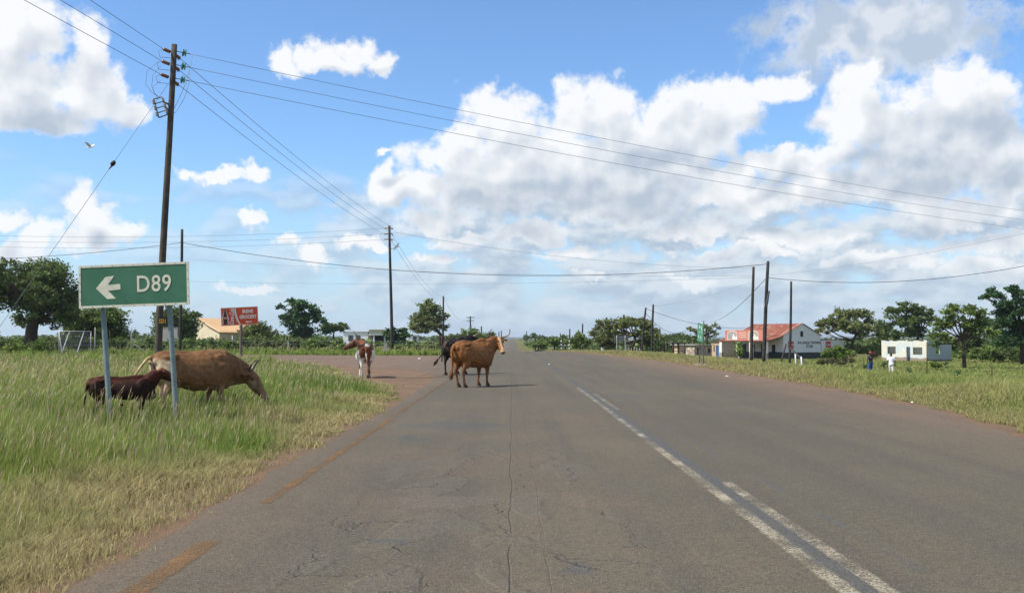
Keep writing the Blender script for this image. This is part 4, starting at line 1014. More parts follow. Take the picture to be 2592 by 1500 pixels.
# three spans across the road to the right
for i, (mx, my, ex, ey) in enumerate(((1294, 298, 2592, 520), (1294, 333, 2592, 543), (1294, 369, 2592, 566))):
    a = p1w[i][1]; e = at(ex, ey, 66); e2 = a+(e-a)*1.25; wire('power_wire', [a, e2], .0125, ('uppermost', 'middle', 'lowest')[i]+' wire crossing the sky over the road from the tall pole', sag=.55, group='wires crossing over the road', n=40)
# second tall pole
P3, p3b, p3t = pole(993, 881, 986, 571, 88, .15, .10, 'tall pole beyond the side road between the white house and the road', DARK)
p3w = [at(986, y, 88) for y in (577, 591, 605)]
for i, y in enumerate((577, 591, 605)):
    l_ = at(972, y+1, 88)-p3b; insul_h(P3, p3w[i]-p3b, l_, 'porc'); r_ = at(996, y+3, 88)-p3b; insul_h(P3, p3w[i]-p3b, r_, 'porc')
mb = MB(); f0 = at(994, 628, 88)-p3b
for k in range(3): mb.beam(f0+Vector((.1+k*.14, 0, -.2+k*.12)), f0+Vector((.28+k*.14, 0, .25+k*.12)), .06)
mb.beam(f0+Vector((-.2, 0, -.1)), f0+Vector((.55, 0, .15)), .05); mb.build('fuse_rack', mat('grey_porcelain', (.30, .27, .23), .4), P3)
for i in range(3):
    wire('power_wire', [p1w[i][2], p3w[i]+Vector((.3, 0, .0))], .014, ('uppermost', 'middle', 'lowest')[i]+' wire sagging from the tall pole down to the second tall pole', sag=.35, group='wires between the two tall poles', n=30)
    e = at(-150, 592+i*14, 88); wire('power_wire', [p3w[i], e], .016, ('uppermost', 'middle', 'lowest')[i]+' faint wire running left from the second tall pole', sag=.5, group='wires running left from the second pole', n=30)
# smaller poles and cables
P2, p2b, p2t = pole(457, 877, 461, 580, 85, .14, .11, 'dark pole just right of the tall pole, rising behind the sign', DARK)
def far_pole(px, py_t, d, r, label, px_t=None, m=DARK): return pole(px, 0, px_t or px, py_t, d, r, r*.75, label, m)
PA = far_pole(1122, 749, 190, .20, 'dark pole standing in front of the leaning round tree')
PB = far_pole(1190.5, 800, 300, .26, 'distant pole with short crossarm rising from the round bush', m=DARK)
mb = MB(); c0 = at(1191, 803, 300)-PB[1]; mb.beam(c0+Vector((-1.2, 0, 0)), c0+Vector((1.2, 0, 0)), .2); mb.beam(c0+Vector((-1.2, 0, -1)), c0+Vector((1.0, 0, -1)), .16); mb.build('crossarm', DARK, PB[0])
PC = far_pole(1218.6, 825, 430, .34, 'far pole above the second roadside bush'); PD = far_pole(1269, 836, 640, .40, 'very far pole just left of the road crest')
far_pole(1263, 839, 700, .40, 'very far pole close beside another left of the road crest')
Q1 = pole(1900, 915, 1907, 675, 95, .17, .12, 'middle dark pole in front of the trading store veranda', DARK)
Q2 = pole(1930, 925, 1944.5, 661, 80, .17, .12, 'thick leaning dark pole with a small white box in front of the trading store', DARK)
Q3 = pole(1997, 914, 2003, 712, 100, .14, .11, 'dark pole in front of the gable wall of the trading store', DARK)
mb = MB(); c0 = at(1932, 773, 79.8)-Q2[1]; mb.box(c0, (.16, .12, .26)); mb.build('meter_box', mat('white_box', (.75, .75, .75), .5), Q2[0])
mb = MB(); mb.tube([at(1947, 736, 79.8)-Q2[1], at(1942, 765, 79.8)-Q2[1], at(1937, 790, 79.8)-Q2[1]], [.07, .09, .06], 8); mb.build('cable_joint', CABLE, Q2[0])
QA = far_pole(1622, 778, 110, .13, 'leaning pole on the left of the pair beside the spreading tree', px_t=1635); QB = far_pole(1649, 770, 103, .13, 'upright pole on the right of the pair beside the spreading tree', px_t=1653)
Q5 = far_pole(1532, 803, 135, .15, 'pole rising through the left edge of the spreading tree', px_t=1535.5)
Q6 = far_pole(1473, 819, 180, .17, 'far pole behind the round bush right of the banded frame', px_t=1474.6); Q7 = far_pole(1442, 832, 240, .2, 'far pole above the banded frame')
Q8 = far_pole(1418.5, 843, 300, .22, 'far short pole left of the banded frame'); Q9 = far_pole(1579, 796, 150, .17, 'pole top showing above the spreading tree'); far_pole(1333, 838, 620, .3, 'thin far pole above the little tree at the crest')
cabg = 'black cables between poles'
l0 = at(-200, 660, 80); a2 = at(461, 614, 85); wire('power_cable', [l0, a2], .028, 'black cable coming in from the left to the dark pole behind the sign', CABLE, sag=.35, group=cabg)
q2t = at(1943, 668, 80); wire('power_cable', [a2, q2t], .032, 'long sagging black cable crossing the road between the two dark poles', CABLE, sag=1.75, group=cabg, n=50)
q2m = at(1941, 702, 80); e = at(2700, 650, 72); wire('power_cable', [q2m, e], .030, 'black cable running right from the thick leaning pole', CABLE, sag=1.0, group=cabg, n=30)
wire('power_wire', [at(1941, 697, 80), at(2700, 567, 60)], .012, 'thin wire rising to the right from the thick leaning pole', sag=.35)
wire('power_cable', [q2m, at(1797, 815, 165)], .034, 'black cable dropping left from the thick leaning pole to the thorn tree', CABLE, sag=.8, group=cabg)
qa = at(1636, 781, 110); jn = at(1905, 829, 128); wire('power_cable', [qa, jn], .030, 'black cable from the leaning pole to the trading store roof', CABLE, sag=.75, group=cabg)
wire('power_cable', [at(1634, 791, 110), at(1737, 836, 130)], .030, 'slack black cable from the leaning pole towards the shelters', CABLE, sag=1.1, group=cabg)
wire('power_wire', [at(1000, 588, 88), at(1906, 679, 95)], .015, 'thin wire crossing the road from the second tall pole to the store poles', sag=.7, n=40)
jw = bpy.data.objects[[o.name for o in bpy.data.objects if o.name.startswith('power_wire')][-1]]
wire('power_wire', [at(470, 655, 110), at(1906, 697, 95)], .014, 'upper faint wire behind the long sagging cable', sag=.6, n=40, group='faint wires behind the long cable')
wire('power_wire', [at(-100, 690, 110), at(1906, 702, 95)], .014, 'lower faint wire behind the long sagging cable', sag=.9, n=40, group='faint wires behind the long cable')
for k, (y0, y1) in enumerate(((590, 752), (608, 765))):
    wire('power_wire', [at(990, y0, 88), at(1124, y1, 190)], .018, ('upper', 'lower')[k]+' wire between the second tall pole and the leaning tree pole', sag=1.2, group='wires to the pole by the leaning tree')
wire('power_wire', [at(1124, 755, 190), at(1191, 803, 300)], .03, 'wire from the pole by the leaning tree to the far pole with the crossarm', sag=2.5)
wire('power_wire', [at(1907, 712, 95), at(1655, 775, 103)], .015, 'thin wire from the middle store pole to the pole by the spreading tree', sag=.3)

# ------------------------------------------------------------------ buildings
def wall(mb, p0, d, L, z0, z1, th, holes=(), mi=0, inward=None):
    """wall from p0 along unit vector d (local), between z0 and z1, with rectangular holes (a, b, za, zb); thickness goes to inward"""
    d = Vector((d[0], d[1], 0)).normalized(); n = Vector(inward) if inward else Vector((-d.y, d.x, 0)); n.normalize()
    us = sorted({0, L, *[h[0] for h in holes], *[h[1] for h in holes]}); zs = sorted({z0, z1, *[h[2] for h in holes], *[h[3] for h in holes]})
    us = [u for u in us if 0 <= u <= L]; zs = [z for z in zs if z0 <= z <= z1]
    M = Matrix((d, n, Vector((0, 0, 1)))).transposed()
    if M.determinant() < 0: M = Matrix((-d, n, Vector((0, 0, 1)))).transposed()
    for i in range(len(us)-1):
        k = 0
        while k < len(zs)-1:
            cu = (us[i]+us[i+1])/2
            def hole(kk):
                cz = (zs[kk]+zs[kk+1])/2; return any(h[0] < cu < h[1] and h[2] < cz < h[3] for h in holes)
            if hole(k): k += 1; continue
            j = k
            while j+1 < len(zs)-1 and not hole(j+1): j += 1
            za, zb = zs[k], zs[j+1]
            c = Vector(p0)+d*cu+n*(th/2)+Vector((0, 0, (za+zb)/2)); mb.box(c, (us[i+1]-us[i], th, zb-za), M=M, mi=mi); k = j+1
def corr_roof(mb, a, b, c, d, n=60, amp=.03, th=.02, rows=1):
    """corrugated sheet: a-b along the ridge, d-c along the eave"""
    a, b, c, d = map(Vector, (a, b, c, d)); nr = (b-a).cross(d-a).normalized(); nr = nr if nr.z > 0 else -nr
    vs = []; fs = []
    for i in range(n+1):
        t = i/n; o = nr*(amp*math.cos(math.pi*i)); top = a.lerp(b, t); bot = d.lerp(c, t)
        vs += [top+o, bot+o, top+o-nr*th, bot+o-nr*th]
    for i in range(n): k = i*4; fs += [(k, k+4, k+5, k+1), (k+2, k+3, k+7, k+6), (k+1, k+5, k+7, k+3), (k, k+2, k+6, k+4)]
    fs += [(0, 1, 3, 2), (4*n, 4*n+2, 4*n+3, 4*n+1)]; mb.add(vs, fs)
def rust_mat(name, c1, c2, c3, axis=(1, 0, 0)):
    m = bpy.data.materials.new(name); m.use_nodes = True; t = m.node_tree; t.nodes.clear(); N = NT(t)
    tc = N.n('ShaderNodeTexCoord').outputs['Object']
    s1 = N.noise(N.vm('MULTIPLY', tc, (.12, 2.2, .12)), 1.0, 4, .7); s2 = N.noise(tc, 1.4, 6, .7)
    c = N.mix(N.ramp(s1, .38, .62), c1, c2); c = N.mix(N.ramp(N.m('ADD', N.m('MULTIPLY', s1, .7), N.m('MULTIPLY', s2, .4)), .56, .66, 0, .8), c, c3)
    b = N.n('ShaderNodeBsdfPrincipled', ins={'Base Color': c, 'Roughness': .75, 'Metallic': .1})
    N.n('ShaderNodeOutputMaterial', ins={0: b.outputs[0]}); return m
def stained(name, base, st, low=None, scale=1.5, rough=.9, amt=(.5, .7)):
    m = bpy.data.materials.new(name); m.use_nodes = True; t = m.node_tree; t.nodes.clear(); N = NT(t)
    tc = N.n('ShaderNodeTexCoord').outputs['Object']
    s2 = N.noise(tc, scale, 7, .7); s1 = N.noise(N.vm('MULTIPLY', tc, (3, 3, .5)), 1, 5, .7)
    c = N.mix(N.ramp(s2, amt[0], amt[1], 0, .8), base, st); c = N.mix(N.ramp(s1, .55, .75, 0, .4), c, st)
    if low:
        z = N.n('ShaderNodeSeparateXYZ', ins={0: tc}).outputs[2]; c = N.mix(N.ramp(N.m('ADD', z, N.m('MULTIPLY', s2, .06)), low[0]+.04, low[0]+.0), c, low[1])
    b = N.n('ShaderNodeBsdfPrincipled', ins={'Base Color': c, 'Roughness': rough, 'Specular IOR Level': .2})
    bp = N.n('ShaderNodeBump', ins={'Strength': .4, 'Distance': .02, 'Height': s2}); t.links.new(bp.outputs[0], b.inputs['Normal'])
    N.n('ShaderNodeOutputMaterial', ins={0: b.outputs[0]}); return m
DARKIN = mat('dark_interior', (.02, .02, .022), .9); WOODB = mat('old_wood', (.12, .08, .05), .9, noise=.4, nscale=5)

# trading store
TH = R(35); o_ = gnd(1982, 142); z0 = o_.z
st = empty('trading_store', (o_.x, o_.y, z0), 'white trading store with a rusty red tin roof, pillared veranda and lettered gable wall', 'shop', rz=TH)
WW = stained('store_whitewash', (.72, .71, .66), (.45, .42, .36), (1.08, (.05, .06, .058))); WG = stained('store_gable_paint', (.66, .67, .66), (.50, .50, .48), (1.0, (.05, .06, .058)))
Lh, Gw, Wh, Ap = 8.9, 8.3, 3.45, 5.15
mb = MB(); pr = [(0, -.3), (Gw, -.3), (Gw, Wh), (Gw/2, Ap), (0, Wh)]
hx0, hx1, hz0, hz1 = 3.75, 4.45, 3.25, 4.05
wall(mb, (0, 0, 0), (1, 0), Gw, -.3, Wh-.25, .25)
for (a, b, za) in ((0, hx0, 0), (hx1, Gw, 0)):
    zf = lambda x: Wh+(Ap-Wh)*(1-abs(x-Gw/2)/(Gw/2)); o2 = [(a, Wh-.25), (b, Wh-.25), (b, zf(b)-.03)]
    if a < Gw/2 < b: o2.append((Gw/2, Ap-.03))
    o2.append((a, zf(a)-.03)); mb.prism(o2, (0, 0, 0), (1, 0, 0), (0, 0, 1), (0, 1, 0), .25)
zf = lambda x: Wh+(Ap-Wh)*(1-abs(x-Gw/2)/(Gw/2))
mb.box(((hx0+hx1)/2, .125, hz0-.025), (hx1-hx0, .25, .05)); o2 = [(hx0, hz1), (hx1, hz1), (hx1, zf(hx1)-.03), (Gw/2, Ap-.03), (hx0, zf(hx0)-.03)]; mb.prism(o2, (0, 0, 0), (1, 0, 0), (0, 0, 1), (0, 1, 0), .25)
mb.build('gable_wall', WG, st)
mb = MB(); mb.box(((hx0+hx1)/2, .16, (hz0+hz1)/2), (hx1-hx0, .04, hz1-hz0)); mb.build('window', DARKIN, st)
mb = MB(); holes = [(1.2, 1.9, .9, 2.1), (2.9, 3.9, 0.0, 2.2), (5.0, 5.8, .9, 2.1), (6.6, 7.5, 0, 2.2)]
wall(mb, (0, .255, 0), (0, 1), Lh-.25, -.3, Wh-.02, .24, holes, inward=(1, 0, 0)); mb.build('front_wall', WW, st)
for (a, b, c, d) in holes:
    mb = MB(); mb.box((.17, .255+(a+b)/2, (c+d)/2), (.05, b-a, d-c)); mb.build('door' if c == 0 else 'window', mat('dark_green_paint', (.03, .06, .05), .6) if c == 0 else DARKIN, st)
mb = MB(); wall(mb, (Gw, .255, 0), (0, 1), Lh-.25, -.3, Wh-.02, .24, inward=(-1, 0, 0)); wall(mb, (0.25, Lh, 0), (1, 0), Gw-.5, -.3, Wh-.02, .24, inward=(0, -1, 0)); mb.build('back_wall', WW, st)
RM = rust_mat('rusty_tin', (.27, .075, .038), (.19, .058, .034), (.42, .28, .21))
mb = MB(); e = .18; corr_roof(mb, (Gw/2, -e, Ap+.03), (Gw/2, Lh+e, Ap+.03), (-.15, Lh+e, Wh-.03), (-.15, -e, Wh-.03)); corr_roof(mb, (Gw/2+.01, -e, Ap+.03), (Gw/2+.01, Lh+e, Ap+.03), (Gw+.25, Lh+e, Wh-.08), (Gw+.25, -e, Wh-.08))
mb.build('roof', RM, st)
mb = MB(); vw = 3.4; corr_roof(mb, (-.05, -e, Wh-.09), (-.05, Lh+e, Wh-.09), (-vw-.35, Lh+e, 2.62), (-vw-.35, -e, 2.62)); ver = mb.build('veranda_roof', RM, st)
mb = MB()
for i in range(8): mb.beam((-.1, .1+i*1.22, Wh-.2), (-vw-.2, .1+i*1.22, 2.54), .06, .1)
mb.build('rafters', WOODB, ver)
mb = MB(); mb.box((-vw/2-.2, Lh/2, -.06), (vw+.4, Lh+.6, .36)); mb.build('veranda_floor', mat('red_cement', (.22, .12, .085), .8, noise=.3), st)
PILM = stained('pillar_paint', (.78, .76, .70), (.36, .28, .20), (.95, (.30, .28, .24)), 3.0)
for y in (.25, 2.9, 5.0, Lh-.3):
    mb = MB(); mb.box((-vw, y, 1.33), (.45, .45, 2.42)); mb.build('pillar', PILM, st)
# extension with parapet
mb = MB(); wall(mb, (Gw+.26, .10, 0), (1, 0), 5.4, -.3, 2.75, .24, inward=(0, 1, 0)); wall(mb, (Gw+5.66, .36, 0), (0, 1), 6.0, -.3, 2.6, .24, inward=(-1, 0, 0)); ext = mb.build('extension', WG, st)
mb = MB(); corr_roof(mb, (Gw+.3, .36, 2.9), (Gw+.3, 6.3, 2.9), (Gw+5.9, 6.3, 2.72), (Gw+5.9, .36, 2.72), n=30); mb.build('roof', RM, ext)
# lettering on the gable
BLK = mat('black_lettering', (.03, .03, .03), .8); SQR = mat('red_advert_square', (.50, .06, .05), .6, noise=.15)
mb = MB(); text_on('lettering', 'KA LANGA TRADING', .54, BLK, st, (5.75, -.012, 2.38), (1, 0, 0), (0, 0, 1), bold=.012, sx=1.0); text_on('lettering', 'STORE', .54, BLK, st, (5.75, -.012, 1.84), (1, 0, 0), (0, 0, 1), bold=.012)
for xc, yo in ((1.62, 0), (10.15, .10)):
    mb = MB(); mb.box((xc, yo-.012, 2.06), (1.2, .02, 1.02)); sq = mb.build('red_panel', SQR, st)
    text_on('script', 'Coke', .46, WHT, sq, (xc, yo-.028, 2.08), (1, 0, 0), (0, 0, 1), rot=.12, shear=.35, bold=.004)
# advert board on the veranda roof
mb = MB(); bx = -vw-.20; mb.box((bx, 4.15, 3.45), (.05, 7.1, 1.5)); adv = mb.build('advert_board', stained('faded_pink_board', (.50, .20, .15), (.42, .15, .11), None, 2.0), st)
PK = mat('pale_pink_paint', (.70, .48, .42), .8); GYP = mat('faded_grey_paint', (.36, .36, .33), .8, noise=.3, nscale=8)
for yc in (6.3, 2.35):
    ys_ = -1
    def arch(w, h, k=10): return [(-w, -h*.5), (w, -h*.5), (w, h*.18)]+[(w*math.cos(math.pi*j/k), h*.18+h*.34*math.sin(math.pi*j/k)) for j in range(1, k)]+[(-w, h*.18)]
    mb = MB(); mb.prism(arch(.98, 1.32), (bx-.028, yc, 3.45), (0, 1, 0), (0, 0, 1), (-1, 0, 0), .01); mb.build('arch_border', PK, adv)
    mb = MB(); mb.prism(arch(.86, 1.12), (bx-.042, yc, 3.45), (0, 1, 0), (0, 0, 1), (-1, 0, 0), .01); mb.build('arch_picture', mat('faded_picture', (.38, .30, .27), .8, noise=.5, nscale=4, color2=(.30, .33, .32)), adv)
    mb = MB(); sh = [(-.55, -.62), (-.05, -.62), (-.02, -.2), (-.18, .02), (-.2, .22), (-.34, .24), (-.4, .0), (-.6, -.2)]; sh2 = [(-1.0, -.62), (-.6, -.62), (-.62, -.25), (-.8, -.1), (-.98, -.25)]
    mb.prism(sh, (bx-.055, yc, 3.42), (0, 1, 0), (0, 0, 1), (-1, 0, 0), .01); mb.prism(sh2, (bx-.055, yc, 3.42), (0, 1, 0), (0, 0, 1), (-1, 0, 0), .01); mb.build('white_figures', WHT, adv)
    mb = MB()
    for j, (a_, b_) in enumerate(((-.5, .35), (.1, .42), (.5, .3), (.6, -.05), (.35, -.1), (.5, -.3), (.1, .1))): mb.box((bx-.058, yc+a_, 3.42+b_), (.01, .22, .09))
    mb.build('faded_marks', GYP, adv)
mb = MB()
for zz in (3.8, 3.5, 3.2): mb.box((bx-.03, 4.35, zz), (.01, 1.3, .10))
mb.build('faded_lines', PK, adv)
mb = MB()
for yy_ in (1.0, 3.2, 5.2, 7.4): mb.beam((bx+.05, yy_, 2.72), (bx+.05, yy_, 4.15), .06); mb.beam((bx+.08, yy_, 3.9), (bx+1.2, yy_, 2.9), .05)
mb.build('board_struts', WOODB, adv)

# roofless ruin
o_ = gnd(2345, 126); ru = empty('ruined_house', o_, 'small roofless house with peeling pale blue and cream walls and barred windows', 'ruined house', rz=R(30))
def peel():
    m = bpy.data.materials.new('peeling_plaster'); m.use_nodes = True; t = m.node_tree; t.nodes.clear(); N = NT(t)
    tc = N.n('ShaderNodeTexCoord').outputs['Object']; z = N.n('ShaderNodeSeparateXYZ', ins={0: tc}).outputs[2]
    a = N.noise(tc, .8, 6, .7); b_ = N.noise(N.vm('ADD', tc, (7, 3, 1)), 1.6, 6, .7); d = N.noise(tc, 4.5, 5, .7)
    c = N.mix(N.ramp(a, .42, .58), (.62, .59, .47), (.50, .56, .57)); c = N.mix(N.ramp(b_, .55, .68, 0, .8), c, (.78, .74, .62)); c = N.mix(N.ramp(d, .56, .66, 0, .85), c, (.38, .27, .18))
    c = N.mix(N.ramp(N.m('ADD', z, N.m('MULTIPLY', a, .9)), 1.02, .90), c, (.26, .20, .15))
    b = N.n('ShaderNodeBsdfPrincipled', ins={'Base Color': c, 'Roughness': .92}); bp = N.n('ShaderNodeBump', ins={'Strength': .6, 'Distance': .03, 'Height': d}); t.links.new(bp.outputs[0], b.inputs['Normal'])
    N.n('ShaderNodeOutputMaterial', ins={0: b.outputs[0]}); return m
PEEL = peel(); RH = 2.62; wins = [(.7, 2.1, .9, 1.85), (2.5, 3.1, .02, 1.9), (4.75, 6.05, .95, 1.92)]
mb = MB(); wall(mb, (0, 0, 0), (0, 1), 7.0, -.4, RH, .22, wins, inward=(1, 0, 0))
for i, (a, w_, h_) in enumerate(((.0, .5, .14), (1.2, .8, .10), (2.9, .3, .16), (3.4, 1.0, .08), (5.3, .4, .12), (6.3, .7, .09))): mb.box((.11, a+w_/2, RH+h_/2+.002), (.21, w_-.01, h_))
mb.build('front_wall', PEEL, ru)
mb = MB(); wall(mb, (.225, 0, 0), (1, 0), 4.6, -.4, RH-.06, .22, [(1.5, 2.4, 1.0, 1.8)], inward=(0, 1, 0)); mb.build('side_wall', stained('shaded_blue_plaster', (.36, .43, .43), (.34, .30, .24), (.3, (.2, .16, .13))), ru)  # the side wall's shade is put into its darker, duller plaster colour
mb = MB(); wall(mb, (4.6, .225, 0), (0, 1), 6.5, -.4, RH-.15, .22, [(1.0, 2.2, .9, 1.9), (4.2, 5.4, .9, 1.9)], inward=(-1, 0, 0)); wall(mb, (.225, 7.0, 0), (1, 0), 4.15, -.4, RH-.05, .22, inward=(0, -1, 0)); wall(mb, (.225, 3.6, 0), (1, 0), 4.1, -.4, RH-.3, .15, inward=(0, 1, 0)); mb.build('back_wall', PEEL, ru)
for (a, b, c, d) in (wins[0], wins[2]):
    mb = MB(); mb.box((.08, a+.05, (c+d)/2), (.10, .08, d-c-.01)); mb.box((.08, b-.05, (c+d)/2), (.10, .08, d-c-.01)); mb.box((.08, (a+b)/2, d-.05), (.10, b-a-.18, .08)); mb.box((.08, (a+b)/2, c+.05), (.10, b-a-.18, .08)); f = mb.build('window', mat('olive_frame', (.12, .11, .03), .8), ru)
    mb = MB()
    for k in range(1, 6): mb.box((.10, a+(b-a)*k/6, (c+d)/2), (.04, .035, d-c-.16))
    mb.build('bars', mat('rusty_bars', (.10, .05, .03), .8), f)
mb = MB(); mb.box((.10, 2.56, .96), (.12, .07, 1.86)); mb.box((.10, 3.04, .96), (.12, .07, 1.86)); mb.build('door_frame', mat('blue_frame', (.10, .16, .25), .7), ru)

# tan hut with a blue door
o_ = gnd(1828, 165); hu = empty('hut', o_, 'small tan hut with a bright blue door left of the trading store', 'hut', rz=R(40))
TAN = stained('tan_plaster', (.48, .36, .25), (.36, .27, .19), None); mb = MB()
hl = [(.75, 1.35, 0, 1.95), (1.6, 1.85, .9, 1.95)]
wall(mb, (0, 0, 0), (0, 1), 2.3, -.3, 2.6, .15, hl, inward=(1, 0, 0)); wall(mb, (.155, 0, 0), (1, 0), 3.0, -.3, 2.5, .15, inward=(0, 1, 0)); wall(mb, (.155, 2.3, 0), (1, 0), 3.0, -.3, 2.5, .15, inward=(0, -1, 0)); wall(mb, (3.15, .16, 0), (0, 1), 1.98, -.3, 2.45, .15, inward=(-1, 0, 0)); mb.build('wall', TAN, hu)
mb = MB(); mb.box((.09, 1.05, .97), (.05, .58, 1.93)); mb.build('door', mat('blue_door_paint', (.03, .12, .30), .6, noise=.2), hu)
mb = MB(); mb.box((.10, 1.725, 1.42), (.04, .24, 1.04)); mb.build('window', mat('brown_shutter', (.12, .06, .05), .8), hu)
mb = MB(); mb.box((1.6, 1.15, 2.68), (3.9, 2.9, .07), M=Matrix.Rotation(.03, 3, 'Y')); mb.build('roof', mat('dull_tin', (.16, .15, .14), .6, metal=.3, noise=.4), hu)

# rubble hut
o_ = gnd(1757, 160); hu = empty('hut', o_, 'low hut of pale patchy stone blocks behind the edge-on green sign', 'hut', rz=R(42))
def rub():
    m = bpy.data.materials.new('rubble_wall'); m.use_nodes = True; t = m.node_tree; t.nodes.clear(); N = NT(t)
    tc = N.n('ShaderNodeTexCoord').outputs['Object']; v = N.n('ShaderNodeTexVoronoi', ins={'Vector': tc, 'Scale': 3.0}); e = N.n('ShaderNodeTexVoronoi', feature='DISTANCE_TO_EDGE', ins={'Vector': tc, 'Scale': 3.0})
    c = N.mix(N.ramp(N.n('ShaderNodeSeparateXYZ', ins={0: v.outputs['Color']}).outputs[0], .3, .7), (.62, .54, .40), (.34, .27, .22)); c = N.mix(N.ramp(e.outputs['Distance'], .09, .04), c, (.24, .18, .14))
    b = N.n('ShaderNodeBsdfPrincipled', ins={'Base Color': c, 'Roughness': .95}); N.n('ShaderNodeOutputMaterial', ins={0: b.outputs[0]}); return m
RUB = rub(); mb = MB(); wall(mb, (0, 0, 0), (0, 1), 1.7, -.3, 2.1, .2, inward=(1, 0, 0)); wall(mb, (.205, 0, 0), (1, 0), 4.4, -.3, 2.1, .2, [(3.3, 4.1, .9, 1.6), (.5, 1.1, 0, 1.8)], inward=(0, 1, 0)); wall(mb, (4.6, .21, 0), (0, 1), 1.5, -.3, 2.0, .2, inward=(-1, 0, 0)); wall(mb, (.205, 1.7, 0), (1, 0), 4.2, -.3, 2.0, .2, inward=(0, -1, 0)); mb.build('wall', RUB, hu)
mb = MB(); mb.box((2.3, .85, 2.17), (5.2, 2.4, .08)); mb.build('roof', mat('pale_tin', (.42, .40, .36), .6, noise=.3), hu)
o_ = gnd(1733, 178); hu = empty('hut', o_, 'low white roofed hut half hidden by the shelters', 'hut', rz=R(10)); mb = MB(); mb.box((0, 0, 1.0), (3.2, 3, 2.2)); mb.build('wall', TAN, hu); mb = MB(); mb.box((0, 0, 2.22), (4.2, 3.6, .12)); mb.build('roof', mat('white_tin', (.62, .62, .58), .6), hu)

# shelters of poles
def shelter(label, px0, px1, d, h, ncol, dep=2.6, rz=0.15):
    o_ = gnd((px0+px1)/2, d); w_ = (px1-px0)/F_PX*d; r = empty('shelter', o_, label, 'shelter', rz=rz)
    for i in range(ncol):
        for j in (0, 1): mb = MB(); x = -w_/2+w_*i/(ncol-1); mb.tube([(x, j*dep, -.2), (x+.03, j*dep, h*.5), (x, j*dep, h)], .06, 7); mb.build('post', WOODB, r)
    mb = MB(); mb.box((0, dep/2, h+.06), (w_+.4, dep+.4, .07)); mb.build('roof', mat('shelter_roof', (.16, .14, .12), .8, noise=.5), r)
    mb = MB(); mb.beam((-w_/2, 0, h*.42), (w_/2, 0, h*.42), .06); mb.build('rail', WOODB, r)
shelter('flat roofed pole shelter at the foot of the upright pole', 1634, 1706, 128, 1.95, 4); shelter('smaller flat roofed pole shelter beside the stone hut', 1702, 1733, 118, 1.62, 3)

# white house on the left
o_ = gnd(868, 190); o_.z += .55; ho = empty('house', o_, 'long white flat roofed house with a pillared porch beyond the side road', 'house', rz=.03)
WHH = stained('house_white', (.80, .80, .78), (.62, .60, .56), None); mb = MB(); DD = 190/F_PX
def hx(px): return (px-868)*DD
mb.box((hx(900), 4, 1.15), (hx(932)-.02, 8, 2.7)); wall(mb, (hx(932), .0, 0), (1, 0), hx(975)-hx(932), -.2, 2.85, .2, [(.1, .1+(941.5-932)*0, .1, .1)], inward=(0, 1, 0)) if False else None
mb.box((hx(955), 5.2, 1.4), (hx(979)-hx(932), 6, 3.0)); mb.box((hx(1041), 4, .85), (hx(1054)-hx(1029), 6, 2.0)); mb.box((hx(1004), 5, 1.0), (hx(1029)-hx(979)-.02, 5, 2.3)); mb.build('wall', WHH, ho)
mb = MB(); mb.box((hx(900), 4, 2.56), (hx(932)+.5, 8.4, .10)); mb.box((hx(955), 3.6, 2.96), (hx(979)-hx(932)+.6, 9.6, .12)); mb.box((hx(1041), 4, 1.92), (hx(1054)-hx(1029)+.4, 6.4, .10)); mb.build('roof', mat('roof_edge_white', (.82, .82, .80), .7), ho)
mb = MB(); mb.box((hx(956), 1.0, 2.05), (hx(979)-hx(934), 2.2, .45)); mb.box((hx(956), 1.0, 2.6), (hx(979)-hx(934)-.1, 2.0, .6)); mb.build('porch_beam', WHH, ho)
for px in (923.5+1, 945.5, 973): mb = MB(); mb.box((hx(px+.5), .15, .85), (.28, .28, 1.95)); mb.build('pillar', WHH, ho)
mb = MB(); mb.box((hx(958), 2.15, .9), (hx(975)-hx(936), .05, 1.8)); mb.build('porch_shade_panel', DARKIN, ho)  # solid near-black panel standing in for the shade inside the porch
for px in (906, 888): mb = MB(); mb.box((hx(px), -.03, 1.3), (.9, .06, 1.1)); mb.build('window', mat('window_dark', (.05, .06, .07), .3, spec=.5), ho)
mb = MB(); mb.box((hx(1049), .97, 1.0), (.7, .06, 1.3)); mb.build('window', MATS['window_dark'], ho)

# big beige frame tent
o_ = gnd(556, 140); te = empty('tent', o_, 'large beige frame tent with a tan pitched roof behind the grocery sign', 'tent', rz=R(50))
CANV = stained('cream_canvas', (.62, .54, .38), (.50, .42, .29), None, .8); CANR = stained('tan_canvas', (.60, .38, .20), (.50, .33, .19), None, .6)
mb = MB(); gw, ll, eh, ph = 10.5, 8.5, 2.45, 4.35
mb.prism([(0, -.2), (gw, -.2), (gw, eh), (gw/2, ph), (0, eh)], (0, 0, 0), (0, 1, 0), (0, 0, 1), (1, 0, 0), .05); mb.prism([(0, -.2), (gw, -.2), (gw, eh), (gw/2, ph), (0, eh)], (ll, 0, 0), (0, 1, 0), (0, 0, 1), (1, 0, 0), .05)
n_ = 24; vs = []; fs = []
for i in range(n_+1):
    x = .06+(ll-.08)*i/n_; y = .06*math.sin(i*1.9); vs += [(x, y-.02, -.2), (x, y*.3-.02, eh), (x, y+.02, -.2), (x, y*.3+.02, eh)]
for i in range(n_): a = i*4; fs += [(a, a+4, a+5, a+1), (a+2, a+3, a+7, a+6)]
mb.add(vs, fs); mb.box((ll/2, gw, eh/2-.1), (ll-.1, .05, eh+.2)); mb.build('canvas_wall', CANV, te)
mb = MB(); vs = []; fs = []
